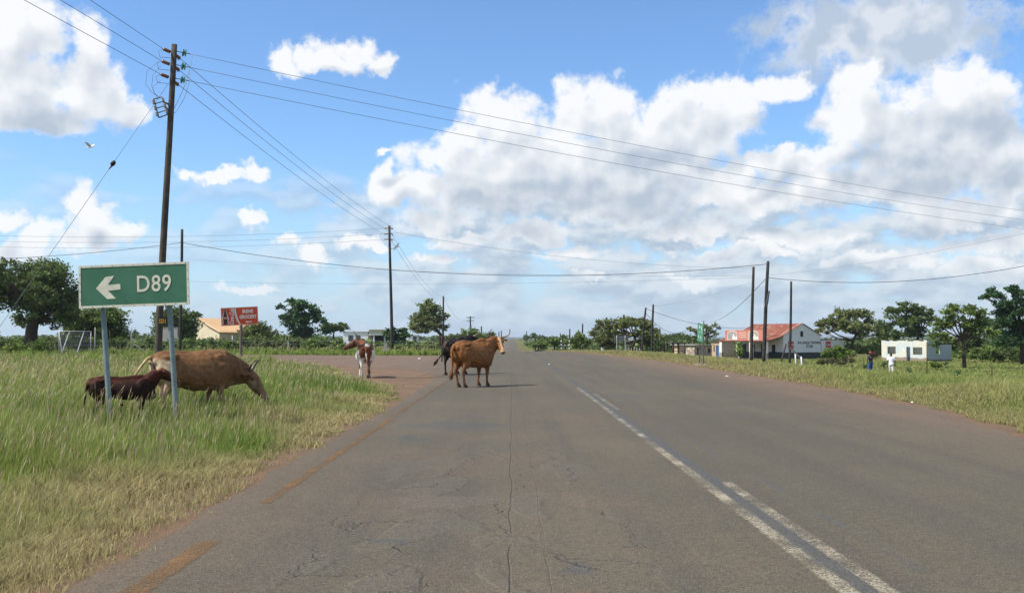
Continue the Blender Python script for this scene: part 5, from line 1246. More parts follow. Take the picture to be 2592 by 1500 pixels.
for i in range(n_+1):
    x = -.3+(ll+.6)*i/n_; s_ = -.05*math.sin(math.pi*i/n_)
    for (y, z) in ((-.35, eh-.12), (gw*.25, (eh+ph)/2-.10), (gw/2, ph+.08), (gw*.75, (eh+ph)/2-.1), (gw+.35, eh-.12)): vs += [(x, y, z+s_), (x, y, z+s_-.04)]
for i in range(n_):
    for k in range(4): a = i*10+k*2; fs += [(a, a+2, a+12, a+10), (a+1, a+11, a+13, a+3)]
    a = i*10; fs += [(a, a+10, a+11, a+1), (a+8, a+9, a+19, a+18)]
mb.add(vs, fs); mb.build('canvas_roof', CANR, te)
mb = MB(); mb.ball((-.04, gw/2-.9, 3.35), (.03, .28, .28), 14, 8); mb.build('vent', mat('vent_dark', (.12, .10, .08), .8), te)
# grey block wall piece by the pole
o_ = gnd(431, 120); mb = MB(); mb.box((0, 0, 1.2), (1.85, .3, 3.0)); mb.box((0, 0, 2.72), (1.95, .36, .06)); bw_ = mb.build('block_wall', stained('grey_block', (.38, .36, .33), (.26, .25, .24), None, 4), None, o_); tag(bw_, 'stub of grey block wall behind the base of the tall pole', 'block wall')

# ------------------------------------------------------------------ fences, gate, small things
CONC = mat('concrete_post', (.36, .34, .30), .9, noise=.3); FW = mat('fence_wood', (.075, .06, .05), .9, noise=.4)
def fpost(px, yt, d, label, m=FW, r=.045, lean=0.0, group='fence posts', px_t=None):
    b = gnd(px, d); t = at(px if px_t is None else px_t, yt, d); mb = MB(); mb.tube([Vector((0, 0, -.2)), (t-b)*.5+Vector((.01, 0, 0)), t-b], [r, r*.95, r*.85], 8); o = mb.build('fence_post', m, None, b); return tag(o, label, 'post', group)
LP_ = [(136, 856, 74, 'short dark post at the left of the gate', FW), (241, 828, 80, 'pale post at the right of the gate', CONC), (278, 836, 88, 'thin post behind the signpost', FW), (333, 828, 85, 'pale strainer post with a diagonal brace', CONC),
       (547, 847, 92, 'thin dark post in front of the tent', FW), (588, 849, 95, 'short white post right of the tent', mat('white_post', (.7, .7, .66), .7)), (658, 862, 92, 'short dark post in the hedge', FW), (730, 865, 95, 'pale strainer post beside the planks', CONC), (800, 857, 98, 'dark post left of the white house', FW), (757, 850, 100, 'thin post in front of the lumpy green tree', FW), (1099, 866, 84, 'dark post beside the black cow', FW), (1060, 868, 92, 'short post below the leaning tree', FW)]
tops = []
for px, yt, d, lb, m in LP_: o = fpost(px, yt, d, lb, m, .055 if m is CONC else .035); tops.append(o.location.copy())
for px, d in ((333, 85), (730, 95)):
    b = gnd(px, d); host = [o for o in bpy.data.objects if o.name.startswith('fence_post') and (o.location-b).length < .01][0]; mb = MB(); s_ = 1 if px == 333 else -1; mb.beam((0, -.02, 1.1), (1.5*s_, -.02, .1), .06); mb.build('brace', CONC, host)
tops.sort(key=lambda v: v.x)
mb = MB()
for a, b in zip(tops[:-1], tops[1:]):
    for h in (.5, .85, 1.15): mb.tube([a+Vector((0, 0, h)), b+Vector((0, 0, h))], .008, 4)
tag(mb.build('fence_wire', WIREM), 'thin wire strands of the fence along the left hedge', 'fence wire')
# steel gate
gl = gnd(151, 77); gr_ = gnd(231, 78.5); gt = empty('gate', gl, 'old wire gate with diagonal white braces in the left fence', 'gate'); V = gr_-gl; WHS = mat('white_strap', (.72, .72, .70), .6); V.z = 0
mb = MB(); T_ = 1.95
for a, b in (((0, 0, .1), (0, 0, T_)), (V+Vector((0, 0, .1)), V+Vector((0, 0, T_))), (Vector((0, 0, T_)), V+Vector((0, 0, T_))), (Vector((0, 0, .15)), V+Vector((0, 0, .15)))): mb.tube([a, b], .035, 8)
mb.build('gate_frame', mat('gate_steel', (.42, .43, .42), .5, metal=.3), gt)
for a, b in ((0.02, .10), (.32, .10), (.78, .58)):
    h0 = 1.55 if a < .1 else T_-.06; mb = MB(); mb.beam(V*a+Vector((0, -.05, h0)), V*b+Vector((0, -.05, .3)), .10, .04); mb.build('brace', WHS, gt)
mb = MB()
for k in range(1, 16): mb.tube([V*(k/16)+Vector((0, 0, .15)), V*(k/16)+Vector((0, 0, T_))], .006, 4)
for k in range(1, 9): mb.tube([Vector((0, 0, .15+k*.2)), V+Vector((0, 0, .15+k*.2))], .006, 4)
mb.build('mesh_infill', WIREM, gt)
# leaning planks, stump, concrete marker
for i, (px, pt) in enumerate(((719, 725), (726, 732))):
    b = gnd(px, 100); t = at(pt, 846, 100); mb = MB(); mb.beam((0, 0, -.1), t-b, .10, .05); tag(mb.build('plank', mat('pale_plank', (.50, .42, .30), .8, noise=.3), None, b), ('left','right')[i]+' one of two pale planks leaning by the hedge', 'plank')
b = gnd(306, 52); mb = MB(); mb.tube([(0, 0, -.2), (0, 0, .3), (.0, 0, .82)], [.10, .09, .10], 10); tag(mb.build('tree_stump', WOODP, None, b), 'cut stump sticking out of the grass between gate and tall pole', 'stump')
b = gnd(978, 88); mb = MB(); mb.box((0, 0, .25), (.5, .4, .5)); mb.box((-.05, 0, .75), (.26, .3, .5)); tag(mb.build('concrete_marker', CONC, None, b), 'stepped concrete marker in the grass left of the second tall pole', 'marker')
# right hand fence
for px, yt, d, lb in ((2507, 926, 38.5, 'rusty iron post nearest the road on the right'), (2343, 866, 52, 'tall thin iron post in front of the ruined house'), (2154, 893, 60, 'thin iron post left of the person in the red cap'), (2183, 905, 74, 'short iron post behind the person in the red cap')):
    fpost(px, yt, d, lb, mat('rusty_iron', (.10, .05, .035), .8, noise=.3), .028, px_t=px+3)
fpost(1972, 870, 74, 'leaning dark timber of the fallen fence by the trading store', FW, .07, px_t=1990)
b = gnd(2052, 72); t = at(2000, 879, 76); mb = MB(); mb.beam((0, 0, .05), t-b, .09); tag(mb.build('fence_rail', FW, None, b), 'long dark rail slanting down from the leaning timber', 'rail')
for px, yt, d, lb in ((2013, 892, 78, 'pale post left of the other one below the gable lettering'), (2028, 902, 72, 'pale post leaning right below the gable lettering')): fpost(px, yt, d, lb, MATS['white_post'], .06)
for i in range(7): fpost(1584+i*7, 879+(i % 3), 116-i*.3, 'short pale post in the low row under the spreading tree', CONC, .05, group='short posts under the spreading tree')
b = gnd(1529, 128); mb = MB(); mb.box((0, 0, .45), (.75, .5, .5)); mb.beam((-.3, 0, .1), (-.3, 0, .6), .06); mb.beam((.3, 0, .1), (.3, 0, .6), .06); tag(mb.build('white_board', mat('white_board_paint', (.75, .75, .75), .6), None, b), 'small white board standing at the left edge of the spreading tree', 'board')
# litter on road and verge
LIT = mat('litter_white', (.75, .74, .70), .7)
for i, (px, py, rr_) in enumerate(((1840, 955, .07), (1390, 924, .07), (2305, 1022, .035), (1062, 909, .10), (2164, 927, .10), (2322, 1003, .06))):
    d = CAM_H*F_PX/(py-HOR); d = d if px != 2164 else 66
    for _ in range(6): d = (CAM_H-float(H(gx(px, d), d)))*F_PX/(py-HOR)
    p = gnd(px, d, .02); mb = MB(); mb.ball((0, 0, .03), (rr_, rr_*.7, rr_*.35), 8, 6); me = mb.mesh('litter')
    for v in me.vertices: v.co *= 1+.6*mnoise.noise(v.co*18+Vector((i*7, 0, 0)))
    tag(link('litter', me, LIT, None, p), ['white scrap on the red dust of the right verge', 'white scrap on the asphalt by the centre line far ahead', 'white scrap at the right edge of the tarred bay', 'white scrap on the mouth of the side road', 'round white scrap in the grass left of the people', 'tiny white scrap in the right grass near the iron post'][i], 'litter')

# ------------------------------------------------------------------ trees and bushes
LEAF = attr_mat('leaf', .6, .25, trans=.28)
BARK = mat('bark', (.075, .055, .042), .95, noise=.45, nscale=3, bump=.6)
def leaves_mesh(name, blobs_, size, tint, cover=2.2, fill=.55, rng=None, droop=0.0, elong=1.7, tintvar=.35, clump=.30, maxn=26000):
    """blobs_: (centre, radii). Leaf cards gathered in clumps through each blob, mostly near its skin"""
    rng = rng or RNG; C = []; CT = []
    tot = sum(math.pi*max(b[1][0], b[1][1])*b[1][2] for b in blobs_)
    need = min(maxn, int(tot*1.25*cover/(size*size*.55)*2.2)); 
    allp = []; allt = []
    for (c, r) in blobs_:
        share = math.pi*max(r[0], r[1])*r[2]/tot; n = max(20, int(need*share)); nc = max(5, int(n/ 34))
        d = rng.normal(size=(nc, 3)); d /= np.linalg.norm(d, axis=1)[:, None]
        rad = np.where(rng.random(nc) < fill, rng.uniform(.72, 1.0, nc), rng.uniform(.15, .75, nc))
        cc = d*rad[:, None]*np.array(r)+np.array(c); ct = rng.normal(1, tintvar*.5, nc)
        k = rng.integers(0, nc, n); rr_ = min(r)*clump+size
        p = cc[k]+rng.normal(size=(n, 3))*np.array([rr_, rr_, rr_*.6])*.55
        allp.append(p); allt.append(ct[k]+rng.normal(0, .14, n))
    p = np.concatenate(allp); tv = np.clip(np.concatenate(allt), .45, 1.8); n = len(p)
    u = rng.normal(size=(n, 3)); u[:, 2] *= .6; u[:, 2] -= droop; u /= np.linalg.norm(u, axis=1)[:, None]
    w = np.cross(u, rng.normal(size=(n, 3))); w /= np.linalg.norm(w, axis=1)[:, None]+1e-9
    s = size*rng.uniform(.6, 1.3, n)[:, None]
    V = np.stack([p-u*s*.5*elong, p+w*s*.42, p+u*s*.5*elong, p-w*s*.42], 1).reshape(-1, 3)
    base = np.array(tint[0]); alt = np.array(tint[1]); m = rng.random(n)[:, None]**1.5
    t = (base*(1-m)+alt*m)*tv[:, None]; T = np.repeat(t, 4, 0)
    return np_mesh(name, V, np.arange(4*n), np.full(n, 4), tint=np.clip(T, .003, 1))
DK = ((.074, .118, .030), (.155, .200, .055)); MD = ((.098, .155, .034), (.195, .255, .062)); OL = ((.112, .146, .040), (.215, .235, .078)); YG = ((.110, .180, .028), (.200, .270, .060)); BL = ((.040, .095, .034), (.082, .150, .052))
def tree(name, cat, label, blobs_px, d, tint=DK, leaf=None, trunk=None, group=None, depth=1.0, cover=2.2, tr=.22, base_px=None, seed=1, fill=.55, elong=1.7, branches=True, clump=.30, maxn=26000, droop=.1, bark=None):
    """blobs_px: (px, py, rx, ry) outline lobes as photo pixels at distance d; they become lobes with depth around the trunk"""
    rng = np.random.default_rng(seed); rnd = random.Random(seed); k = d/F_PX
    bx_ = base_px if base_px is not None else (sum(b[0] for b in blobs_px)/len(blobs_px)); B = gnd(bx_, d)
    root = empty(name, B, label, cat, group); bl = []
    W_ = max(b[0]+b[2] for b in blobs_px)-min(b[0]-b[2] for b in blobs_px); W_ *= k
    for (px, py, rx, ry) in blobs_px:
        c = at(px, py, d)-B; rr_ = (rx*k, max(rx, ry)*k*.9*depth, ry*k); off = rnd.uniform(-.5, .5)*max(0, W_*.5-rr_[1])*depth
        bl.append((Vector((c.x, off, c.z)), rr_))
        if rx*k > 1.4 and len(blobs_px) > 1:   # a twin lobe behind or before, so the crown has depth
            bl.append((Vector((c.x*.7, -off+rnd.choice((-1, 1))*W_*.2*depth, c.z*.97)), (rr_[0]*.75, rr_[1]*.8, rr_[2]*.75)))
    leaf = leaf or max(.10, k*4.2)
    link('crown', leaves_mesh(name+'_leaves', [(tuple(c), r) for c, r in bl], leaf, tint, cover, fill, rng, elong=elong, clump=clump, maxn=maxn, droop=droop), LEAF, root)
    mb = MB(); fork = None
    if trunk: pts = [at(px, py, d)-B for px, py in trunk]; pts[0] = Vector((pts[0].x, 0, -.2)); 
    else:
        top = min(c.z for c, r in bl); pts = [Vector((0, 0, -.2)), Vector((0, 0, max(.4, top*.5))), Vector((0, 0, max(.6, top)))]
    n_ = len(pts); mb.tube(pts, [tr*(1-.35*i/max(1, n_-1)) for i in range(n_)], 10)
    f0 = pts[-1]; 
    if branches:
        for c, r in bl:
            s_ = f0 if (c-f0).length < (c-pts[max(0, n_-2)]).length or n_ < 3 else pts[n_-2]; e = c+Vector((rnd.uniform(-.3, .3)*r[0], 0, r[2]*.3))
            m_ = s_.lerp(e, .5)+Vector((rnd.uniform(-.12, .12)*W_*.2, rnd.uniform(-.1, .1), -.04*W_)); 
            mb.tube([s_, s_.lerp(m_, .6), m_, m_.lerp(e, .6), e], [tr*.55, tr*.42, tr*.32, tr*.2, tr*.06], 7)
            for j in range(4):
                q_ = m_.lerp(e, rnd.uniform(0, .9)); e2 = c+Vector((rnd.uniform(-.8, .8)*r[0], rnd.uniform(-.8, .8)*r[1], rnd.uniform(-.3, .85)*r[2])); mb.tube([q_, q_.lerp(e2, .5)+Vector((0, 0, -.08)), e2], [tr*.16, tr*.10, tr*.03], 5)
    mb.build('trunk', bark or BARK, root); return root

TG = 'trees beyond the verges'
tree('broad_tree', 'tree', 'large dark broad tree at the left edge above the gate', [(40, 690, 55, 42), (0, 700, 50, 45), (100, 700, 60, 42), (150, 700, 48, 36), (170, 745, 46, 48), (110, 760, 60, 50), (55, 745, 50, 45), (-60, 730, 60, 60), (0, 745, 30, 30), (130, 805, 48, 28), (180, 800, 32, 30), (78, 800, 26, 22)], 95, DK, .21, trunk=[(78, 868), (80, 835), (88, 800), (95, 770)], tr=.62, cover=2.0, seed=2, clump=.24)
tree('round_tree', 'tree', 'dark round tree half hidden behind the green sign', [(205, 810, 38, 34), (250, 800, 42, 36), (290, 810, 34, 32), (300, 840, 30, 28), (240, 845, 45, 26), (200, 850, 40, 22)], 105, MD, .21, tr=.25, seed=3)
tree('round_tree', 'tree', 'dark tree behind the two poles right of the green sign', [(440, 800, 40, 26), (405, 805, 25, 16), (470, 815, 28, 30), (420, 835, 30, 26), (465, 850, 34, 20), (490, 800, 14, 12)], 130, DK, .26, tr=.25, seed=4)
tree('round_bush', 'bush', 'round olive green bush right of the grocery sign', [(650, 836, 38, 24), (625, 845, 22, 18), (680, 845, 20, 18), (655, 855, 40, 16)], 140, OL, .27, tr=.12, seed=5, branches=False)
tree('lumpy_tree', 'tree', 'tall lumpy bright green tree with round leaf clusters left of the white house', [(738, 762, 9, 9), (727, 760, 8, 7), (712, 776, 9, 6), (755, 770, 14, 12), (775, 775, 16, 13), (745, 790, 22, 14), (790, 785, 16, 14), (735, 815, 20, 12), (765, 810, 24, 20), (800, 800, 15, 12), (812, 812, 14, 12), (745, 840, 24, 16), (775, 840, 22, 18), (720, 800, 10, 7), (830, 830, 12, 10)], 140, BL, .30, trunk=[(768, 870), (768, 840), (764, 815)], tr=.22, seed=6, clump=.34, cover=2.6, fill=.7)
tree('flat_topped_tree', 'tree', 'small flat topped tree between the lumpy tree and the white house', [(835, 822, 22, 9), (862, 822, 20, 8), (850, 833, 18, 7), (822, 838, 14, 9), (868, 832, 14, 6)], 150, DK, .25, trunk=[(843, 872), (844, 850), (846, 838)], tr=.15, seed=7)
tree('round_bush', 'bush', 'leafy dark green bush in front of the white house beside the second tall pole', [(990, 848, 14, 16), (1008, 850, 14, 16), (1024, 855, 12, 14), (1020, 838, 5, 9), (985, 838, 6, 8), (1004, 862, 24, 10)], 112, BL, .24, tr=.10, seed=8, branches=False, fill=.7)
tree('leaning_tree', 'tree', 'big round tree on a trunk that leans left above the black cow', [(1085, 765, 14, 14), (1075, 785, 26, 18), (1098, 785, 24, 18), (1060, 805, 28, 16), (1090, 812, 30, 20), (1115, 800, 16, 16), (1045, 822, 18, 9), (1075, 830, 24, 11), (1118, 825, 14, 10), (1130, 798, 8, 7), (1055, 838, 14, 8)], 200, OL, .36, trunk=[(1124, 872), (1119, 850), (1108, 838), (1098, 822)], tr=.42, seed=9, clump=.26, fill=.5, cover=1.7)
tree('round_tree', 'tree', 'round green tree above the back of the brown cow', [(1190, 843, 24, 14), (1172, 852, 18, 10), (1208, 852, 20, 12), (1192, 860, 34, 10)], 205, MD, .36, tr=.3, seed=10, branches=False)
tree('round_tree', 'tree', 'lower round tree between two far poles left of the crest', [(1238, 850, 16, 10), (1255, 856, 16, 8), (1225, 858, 14, 7)], 260, DK, .45, tr=.3, seed=11, branches=False)
tree('round_tree', 'tree', 'low spreading tree between the leaning tree and the round one', [(1142, 852, 22, 6), (1160, 856, 20, 6), (1128, 858, 18, 6)], 250, OL, .40, tr=.25, seed=12, branches=False)
tree('small_tree', 'tree', 'tiny umbrella tree at the road crest with a thin pole above it', [(1333, 852, 9, 4), (1330, 856, 7, 3)], 640, DK, .8, tr=.3, seed=13, branches=False)
tree('small_tree', 'tree', 'small tree with a bare trunk just right of the road crest', [(1354, 849, 9, 5), (1351, 853, 8, 4)], 330, DK, .5, trunk=[(1355, 890), (1355, 860), (1354, 852)], tr=.3, seed=14, branches=False)
tree('small_tree', 'tree', 'small round tree second to the right of the road crest', [(1372, 855, 11, 6), (1366, 860, 10, 5)], 300, DK, .5, tr=.3, seed=15, branches=False)
tree('round_bush', 'bush', 'dark round crown between the posts of the banded frame', [(1430, 855, 10, 8), (1431, 865, 12, 8)], 205, DK, .36, tr=.2, seed=16, branches=False)
tree('round_bush', 'bush', 'wide green bush left of the banded frame', [(1405, 862, 18, 13), (1390, 868, 16, 10), (1416, 868, 12, 9)], 195, MD, .34, tr=.2, seed=17, branches=False)
tree('round_bush', 'bush', 'low bush at the left end of the right hand bushes', [(1362, 872, 16, 8), (1376, 874, 16, 8), (1350, 876, 10, 5)], 185, MD, .33, tr=.15, seed=18, branches=False)
tree('round_bush', 'bush', 'big round bush right of the banded frame', [(1462, 853, 16, 11), (1452, 862, 16, 12), (1475, 862, 18, 14), (1460, 870, 24, 10), (1488, 868, 12, 10)], 160, MD, .30, tr=.15, seed=19, branches=False)
tree('spreading_tree', 'tree', 'wide spreading tree with a curved trunk behind the grey route sign', [(1560, 820, 26, 15), (1585, 818, 28, 16), (1615, 818, 24, 14), (1600, 808, 12, 7), (1640, 822, 22, 14), (1530, 830, 22, 14), (1505, 846, 18, 12), (1520, 860, 22, 16), (1545, 850, 24, 18), (1655, 838, 18, 13), (1668, 850, 14, 9), (1640, 850, 22, 16), (1580, 845, 22, 13), (1540, 870, 16, 12), (1615, 843, 20, 10), (1520, 818, 12, 8), (1650, 866, 16, 10)], 128, OL, .24, trunk=[(1597, 893), (1600, 875), (1608, 862), (1606, 848)], tr=.26, seed=20, cover=2.0, clump=.26, maxn=34000)
for i, (x, y, rx, ry, dd) in enumerate(((1690, 858, 18, 9, 250), (1718, 853, 16, 11, 262), (1745, 856, 18, 9, 255), (1668, 866, 16, 8, 240), (1705, 868, 24, 9, 220), (1740, 868, 20, 8, 225))):
    tree('round_tree', 'tree', 'distant dark green tree in the line behind the pole shelters', [(x, y, rx, ry), (x+8, y+5, rx*.8, ry*.8)], dd, DK, .42, tr=.25, group='distant trees behind the shelters', seed=30+i, branches=False)
tree('thorn_tree', 'tree', 'flat open thorn tree behind the edge-on green sign', [(1752, 832, 14, 5), (1768, 838, 14, 6), (1790, 826, 14, 6), (1806, 822, 10, 5), (1800, 838, 14, 6), (1782, 845, 14, 6), (1812, 846, 7, 4), (1797, 852, 10, 5), (1745, 830, 8, 3), (1818, 830, 5, 3)], 172, OL, .26, trunk=[(1789, 885), (1789, 862), (1787, 848)], tr=.26, seed=40, cover=1.4, clump=.3)
tree('shade_tree', 'tree', 'shade tree with airy crown right of the trading store', [(2075, 822, 20, 12), (2100, 812, 26, 14), (2135, 795, 24, 16), (2165, 795, 24, 17), (2195, 800, 22, 16), (2120, 825, 28, 16), (2155, 825, 28, 18), (2190, 830, 26, 16), (2215, 822, 18, 14), (2090, 840, 16, 9), (2222, 845, 14, 10), (2178, 852, 16, 9)], 150, OL, .28, trunk=[(2153, 912), (2155, 885), (2159, 862), (2168, 845)], tr=.28, seed=41, cover=1.55, clump=.26)
tree('shade_tree', 'tree', 'dense tree rising behind the ruined house', [(2262, 788, 22, 13), (2290, 780, 26, 14), (2325, 785, 26, 14), (2350, 795, 18, 12), (2270, 810, 26, 14), (2305, 810, 30, 16), (2345, 812, 20, 14), (2295, 838, 28, 16), (2270, 846, 22, 14), (2330, 842, 20, 12)], 160, DK, .30, trunk=[(2318, 915), (2318, 870), (2325, 850), (2332, 835)], tr=.28, seed=42, cover=1.7, clump=.26)
tree('shade_tree', 'tree', 'tree with a forked dark trunk right of the ruined house', [(2390, 795, 24, 15), (2420, 785, 26, 13), (2455, 785, 24, 13), (2485, 795, 20, 15), (2375, 820, 20, 16), (2405, 820, 26, 15), (2440, 815, 30, 15), (2480, 820, 28, 16), (2500, 838, 18, 14), (2370, 850, 18, 14), (2395, 855, 16, 14), (2378, 872, 12, 10), (2468, 838, 24, 10)], 96, MD, .19, trunk=[(2442, 940), (2440, 905), (2440, 880), (2436, 858)], tr=.20, seed=43, cover=1.9, clump=.26)
tree('feathery_tree', 'tree', 'tall dark feathery tree at the right edge of the photo', [(2500, 750, 26, 8), (2510, 732, 14, 7), (2540, 745, 24, 10), (2545, 733, 14, 8), (2575, 765, 22, 10), (2605, 745, 26, 10), (2530, 768, 28, 8), (2560, 790, 28, 12), (2600, 780, 30, 16), (2545, 815, 30, 12), (2590, 820, 34, 16), (2570, 850, 36, 16), (2540, 865, 30, 14), (2610, 860, 34, 16), (2640, 800, 36, 30), (2540, 790, 26, 18), (2575, 740, 22, 12), (2520, 820, 24, 14), (2484, 752, 10, 3)], 112, BL, .20, trunk=[(2588, 915), (2586, 870), (2582, 820), (2576, 780)], tr=.24, seed=44, cover=2.4, clump=.30, elong=2.3, droop=.3, maxn=42000)
for i, (lb, bl, dd) in enumerate((('background tree filling the gap between the airy tree and the ruined house tree', [(2228, 825, 20, 20), (2240, 850, 24, 20), (2222, 870, 26, 16)], 185), ('background tree low behind the forked tree', [(2455, 855, 30, 20), (2420, 868, 26, 14), (2480, 872, 26, 18)], 150), ('background tree under the feathery tree at the photo edge', [(2520, 840, 30, 26), (2560, 870, 34, 22), (2515, 878, 28, 18)], 145), ('background tree low behind the store extension', [(2130, 870, 26, 14), (2165, 878, 26, 10)], 180))):
    tree('background_tree', 'tree', lb, bl, dd, DK, dd*.0018, tr=.15, seed=90+i, branches=False, group=TG, cover=2.0)
for i, (lb, bl, dd, tt) in enumerate((('bright green bush in front of the extension of the trading store', [(2108, 884, 18, 8), (2086, 896, 20, 8), (2132, 884, 20, 9), (2148, 894, 14, 9), (2118, 898, 36, 10), (2120, 878, 10, 5)], 100, YG), ('dry twiggy bush below the bright green bush', [(2105, 914, 34, 8), (2138, 910, 20, 8), (2070, 916, 16, 5)], 90, ((.10, .09, .05), (.12, .13, .05))), ('mid green bush between the persons and the ruined house', [(2205, 884, 26, 9), (2190, 890, 18, 8), (2225, 890, 14, 7)], 150, MD), ('bush at the foot of the forked tree', [(2470, 895, 30, 14), (2500, 890, 26, 16)], 120, MD), ('dark bush group at the right edge under the feathery tree', [(2550, 890, 30, 20), (2585, 892, 26, 22), (2520, 898, 24, 14), (2620, 890, 30, 22)], 122, DK), ('shrub in front of the side wall of the ruined house', [(2360, 922, 12, 7), (2372, 925, 12, 6)], 92, YG), ('leafy green plant growing on the veranda of the trading store', [(1871, 880, 5, 12), (1873, 890, 5, 12)], 143, YG))):
    tree('bush', 'bush', lb, bl, dd, tt, max(.12, dd*.0017), tr=.05, seed=50+i, branches=False, fill=.7)
for i in range(9):
    px = [2224, 2325, 2352, 2371, 2300, 2425, 2395, 2190, 2240][i]; dd = [66, 62, 58, 56, 75, 70, 90, 84, 88][i]; tree('shrub', 'shrub', 'small dark seedling shrub in the grass near the ruined house', [(px, HOR+(CAM_H+1.3)*F_PX/dd-9, 6, 8)], dd, BL, .11, tr=.02, group='seedling shrubs in the right field', seed=70+i, branches=False, clump=.5, cover=1.0)
# hedge of shrubs behind the left fence, low scrub beyond it
rr = random.Random(77); HG = 'low shrubs of the hedge behind the left fence'
x = -30
while x < 1150:
    if not (868 < x < 960):
        dd = rr.uniform(92, 112) if x > 130 else rr.uniform(86, 100); w_ = rr.uniform(16, 30); h_ = rr.uniform(9, 15) if x < 850 else rr.uniform(5, 8)
        yb = HOR+1.4*F_PX/dd; yc = yb-18-h_*.6 if x < 850 else yb-16
        tn = rr.choice((0, 1, 2, 0)); near = [n_ for lim, n_ in ((130, 'under the large broad tree'), (250, 'behind the wire gate'), (380, 'behind the green sign posts'), (480, 'behind the tall pole'), (600, 'in front of the tent'), (700, 'below the round olive bush'), (870, 'below the lumpy tree'), (2000, 'below the leaning tree')) if x < lim][0]
        tree('shrub', 'shrub', ('mid', 'bright', 'olive')[tn]+' green low shrub of the hedge, '+near, [(x, yc, w_, h_), (x+w_*.6, yc+6, w_*.7, h_*.8), (x-w_*.5, yc+9, w_*.7, h_*.8)], dd, (MD, YG, OL)[tn], .19, tr=.05, group=HG, seed=100+int(x+50), branches=False, cover=1.5, fill=.8)
    x += rr.uniform(22, 34)
def scrub(name, n, xr, yr, hr, tint, leaf, seed, excl=None, label=''):
    rng = np.random.default_rng(seed); bl = []
    while len(bl) < n:
        y = rng.uniform(*yr); x = rng.uniform(*xr)*1.0
        if abs(x) < 9 or (excl and excl(x, y)): continue
        h = rng.uniform(*hr); w = h*rng.uniform(1.0, 2.2); bl.append(((x, y, float(H(x, y))+h*.45), (w, w, h*.6)))
    me = leaves_mesh(name, bl, leaf, tint, cover=1.3, fill=.85, rng=rng, maxn=60000); o = link(name, me, LEAF); return tag(o, kind='stuff')
scrub('far_woodland', 420, (-320, 320), (300, 900), (1.5, 3.2), DK, .9, 5)
scrub('far_scrub', 260, (-200, -12), (120, 280), (.5, 1.5), MD, .42, 6)
scrub('right_scrub', 110, (30, 110), (120, 260), (.7, 2.2), MD, .38, 7, excl=lambda x, y: (30 < x < 62 and y < 165))
scrub('far_woodland', 150, (13, 120), (262, 300), (1.5, 3.0), DK, .6, 9)

# ------------------------------------------------------------------ grass
GRASS = attr_mat('grass_blade', .7, .15, trans=.45)
def blades(name, X, Y, h, w, tip, tint_b, tint_t, lean, rng, seed=None, curl=.5):
    """one bent blade (5 vertices) per root"""
    n = len(X); Z = H(X, Y); a = rng.uniform(0, 2*np.pi, n); la = rng.uniform(0, 2*np.pi, n); l = lean*h*rng.uniform(.2, 1, n)
    dx, dy = np.cos(a)*w*.5, np.sin(a)*w*.5; lx, ly = np.cos(la)*l+.12*h, np.sin(la)*l
    P = np.zeros((n, 5, 3)); P[:, 0] = np.stack([X-dx, Y-dy, Z-.02], 1); P[:, 1] = np.stack([X+dx, Y+dy, Z-.02], 1)
    mx, my, mz = X+lx*.35, Y+ly*.35, Z+h*.6; P[:, 2] = np.stack([mx+dx*.8, my+dy*.8, mz], 1); P[:, 3] = np.stack([mx-dx*.8, my-dy*.8, mz], 1)
    P[:, 4] = np.stack([X+lx, Y+ly, Z+h*(1-curl*.25*rng.random(n))], 1)
    b = np.arange(n)[:, None]*5; q = np.concatenate([b+np.array([0, 1, 2, 3]), b+np.array([3, 2, 4])], 1).ravel(); cnt = np.tile([4, 3], n)
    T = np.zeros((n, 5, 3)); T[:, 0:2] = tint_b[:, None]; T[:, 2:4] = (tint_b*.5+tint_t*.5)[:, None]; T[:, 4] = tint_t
    return P.reshape(-1, 3), q, cnt, T.reshape(-1, 3)
def stalks(X, Y, h, w, hl, hw, tint_s, tint_h, lean, rng):
    """thin stalk with a seed head: stalk quad + diamond head (8 vertices)"""
    n = len(X); Z = H(X, Y); a = rng.uniform(0, 2*np.pi, n); la = rng.normal(.2, 1.0, n); l = lean*h*rng.uniform(.1, 1, n)
    dx, dy = np.cos(a)*w*.5, np.sin(a)*w*.5; lx, ly = np.cos(la)*l, np.sin(la)*l
    P = np.zeros((n, 8, 3)); P[:, 0] = np.stack([X-dx, Y-dy, Z], 1); P[:, 1] = np.stack([X+dx, Y+dy, Z], 1)
    tx, ty, tz = X+lx*.6, Y+ly*.6, Z+h; P[:, 2] = np.stack([tx+dx*.7, ty+dy*.7, tz], 1); P[:, 3] = np.stack([tx-dx*.7, ty-dy*.7, tz], 1)
    ex, ey, ez = tx+lx*.5, ty+ly*.5, tz+hl; hx_, hy_ = np.cos(a)*hw*.5, np.sin(a)*hw*.5
    P[:, 4] = np.stack([tx, ty, tz-.01], 1); P[:, 5] = np.stack([(tx+ex)/2+hx_, (ty+ey)/2+hy_, (tz+ez)/2-.1*hl], 1); P[:, 6] = np.stack([ex, ey, ez], 1); P[:, 7] = np.stack([(tx+ex)/2-hx_, (ty+ey)/2-hy_, (tz+ez)/2-.1*hl], 1)
    b = np.arange(n)[:, None]*8; q = np.concatenate([b+np.array([0, 1, 2, 3]), b+np.array([4, 5, 6, 7])], 1).ravel(); cnt = np.tile([4, 4], n)
    T = np.zeros((n, 8, 3)); T[:, :4] = tint_s[:, None]; T[:, 4:] = tint_h[:, None]
    return P.reshape(-1, 3), q, cnt, T.reshape(-1, 3)
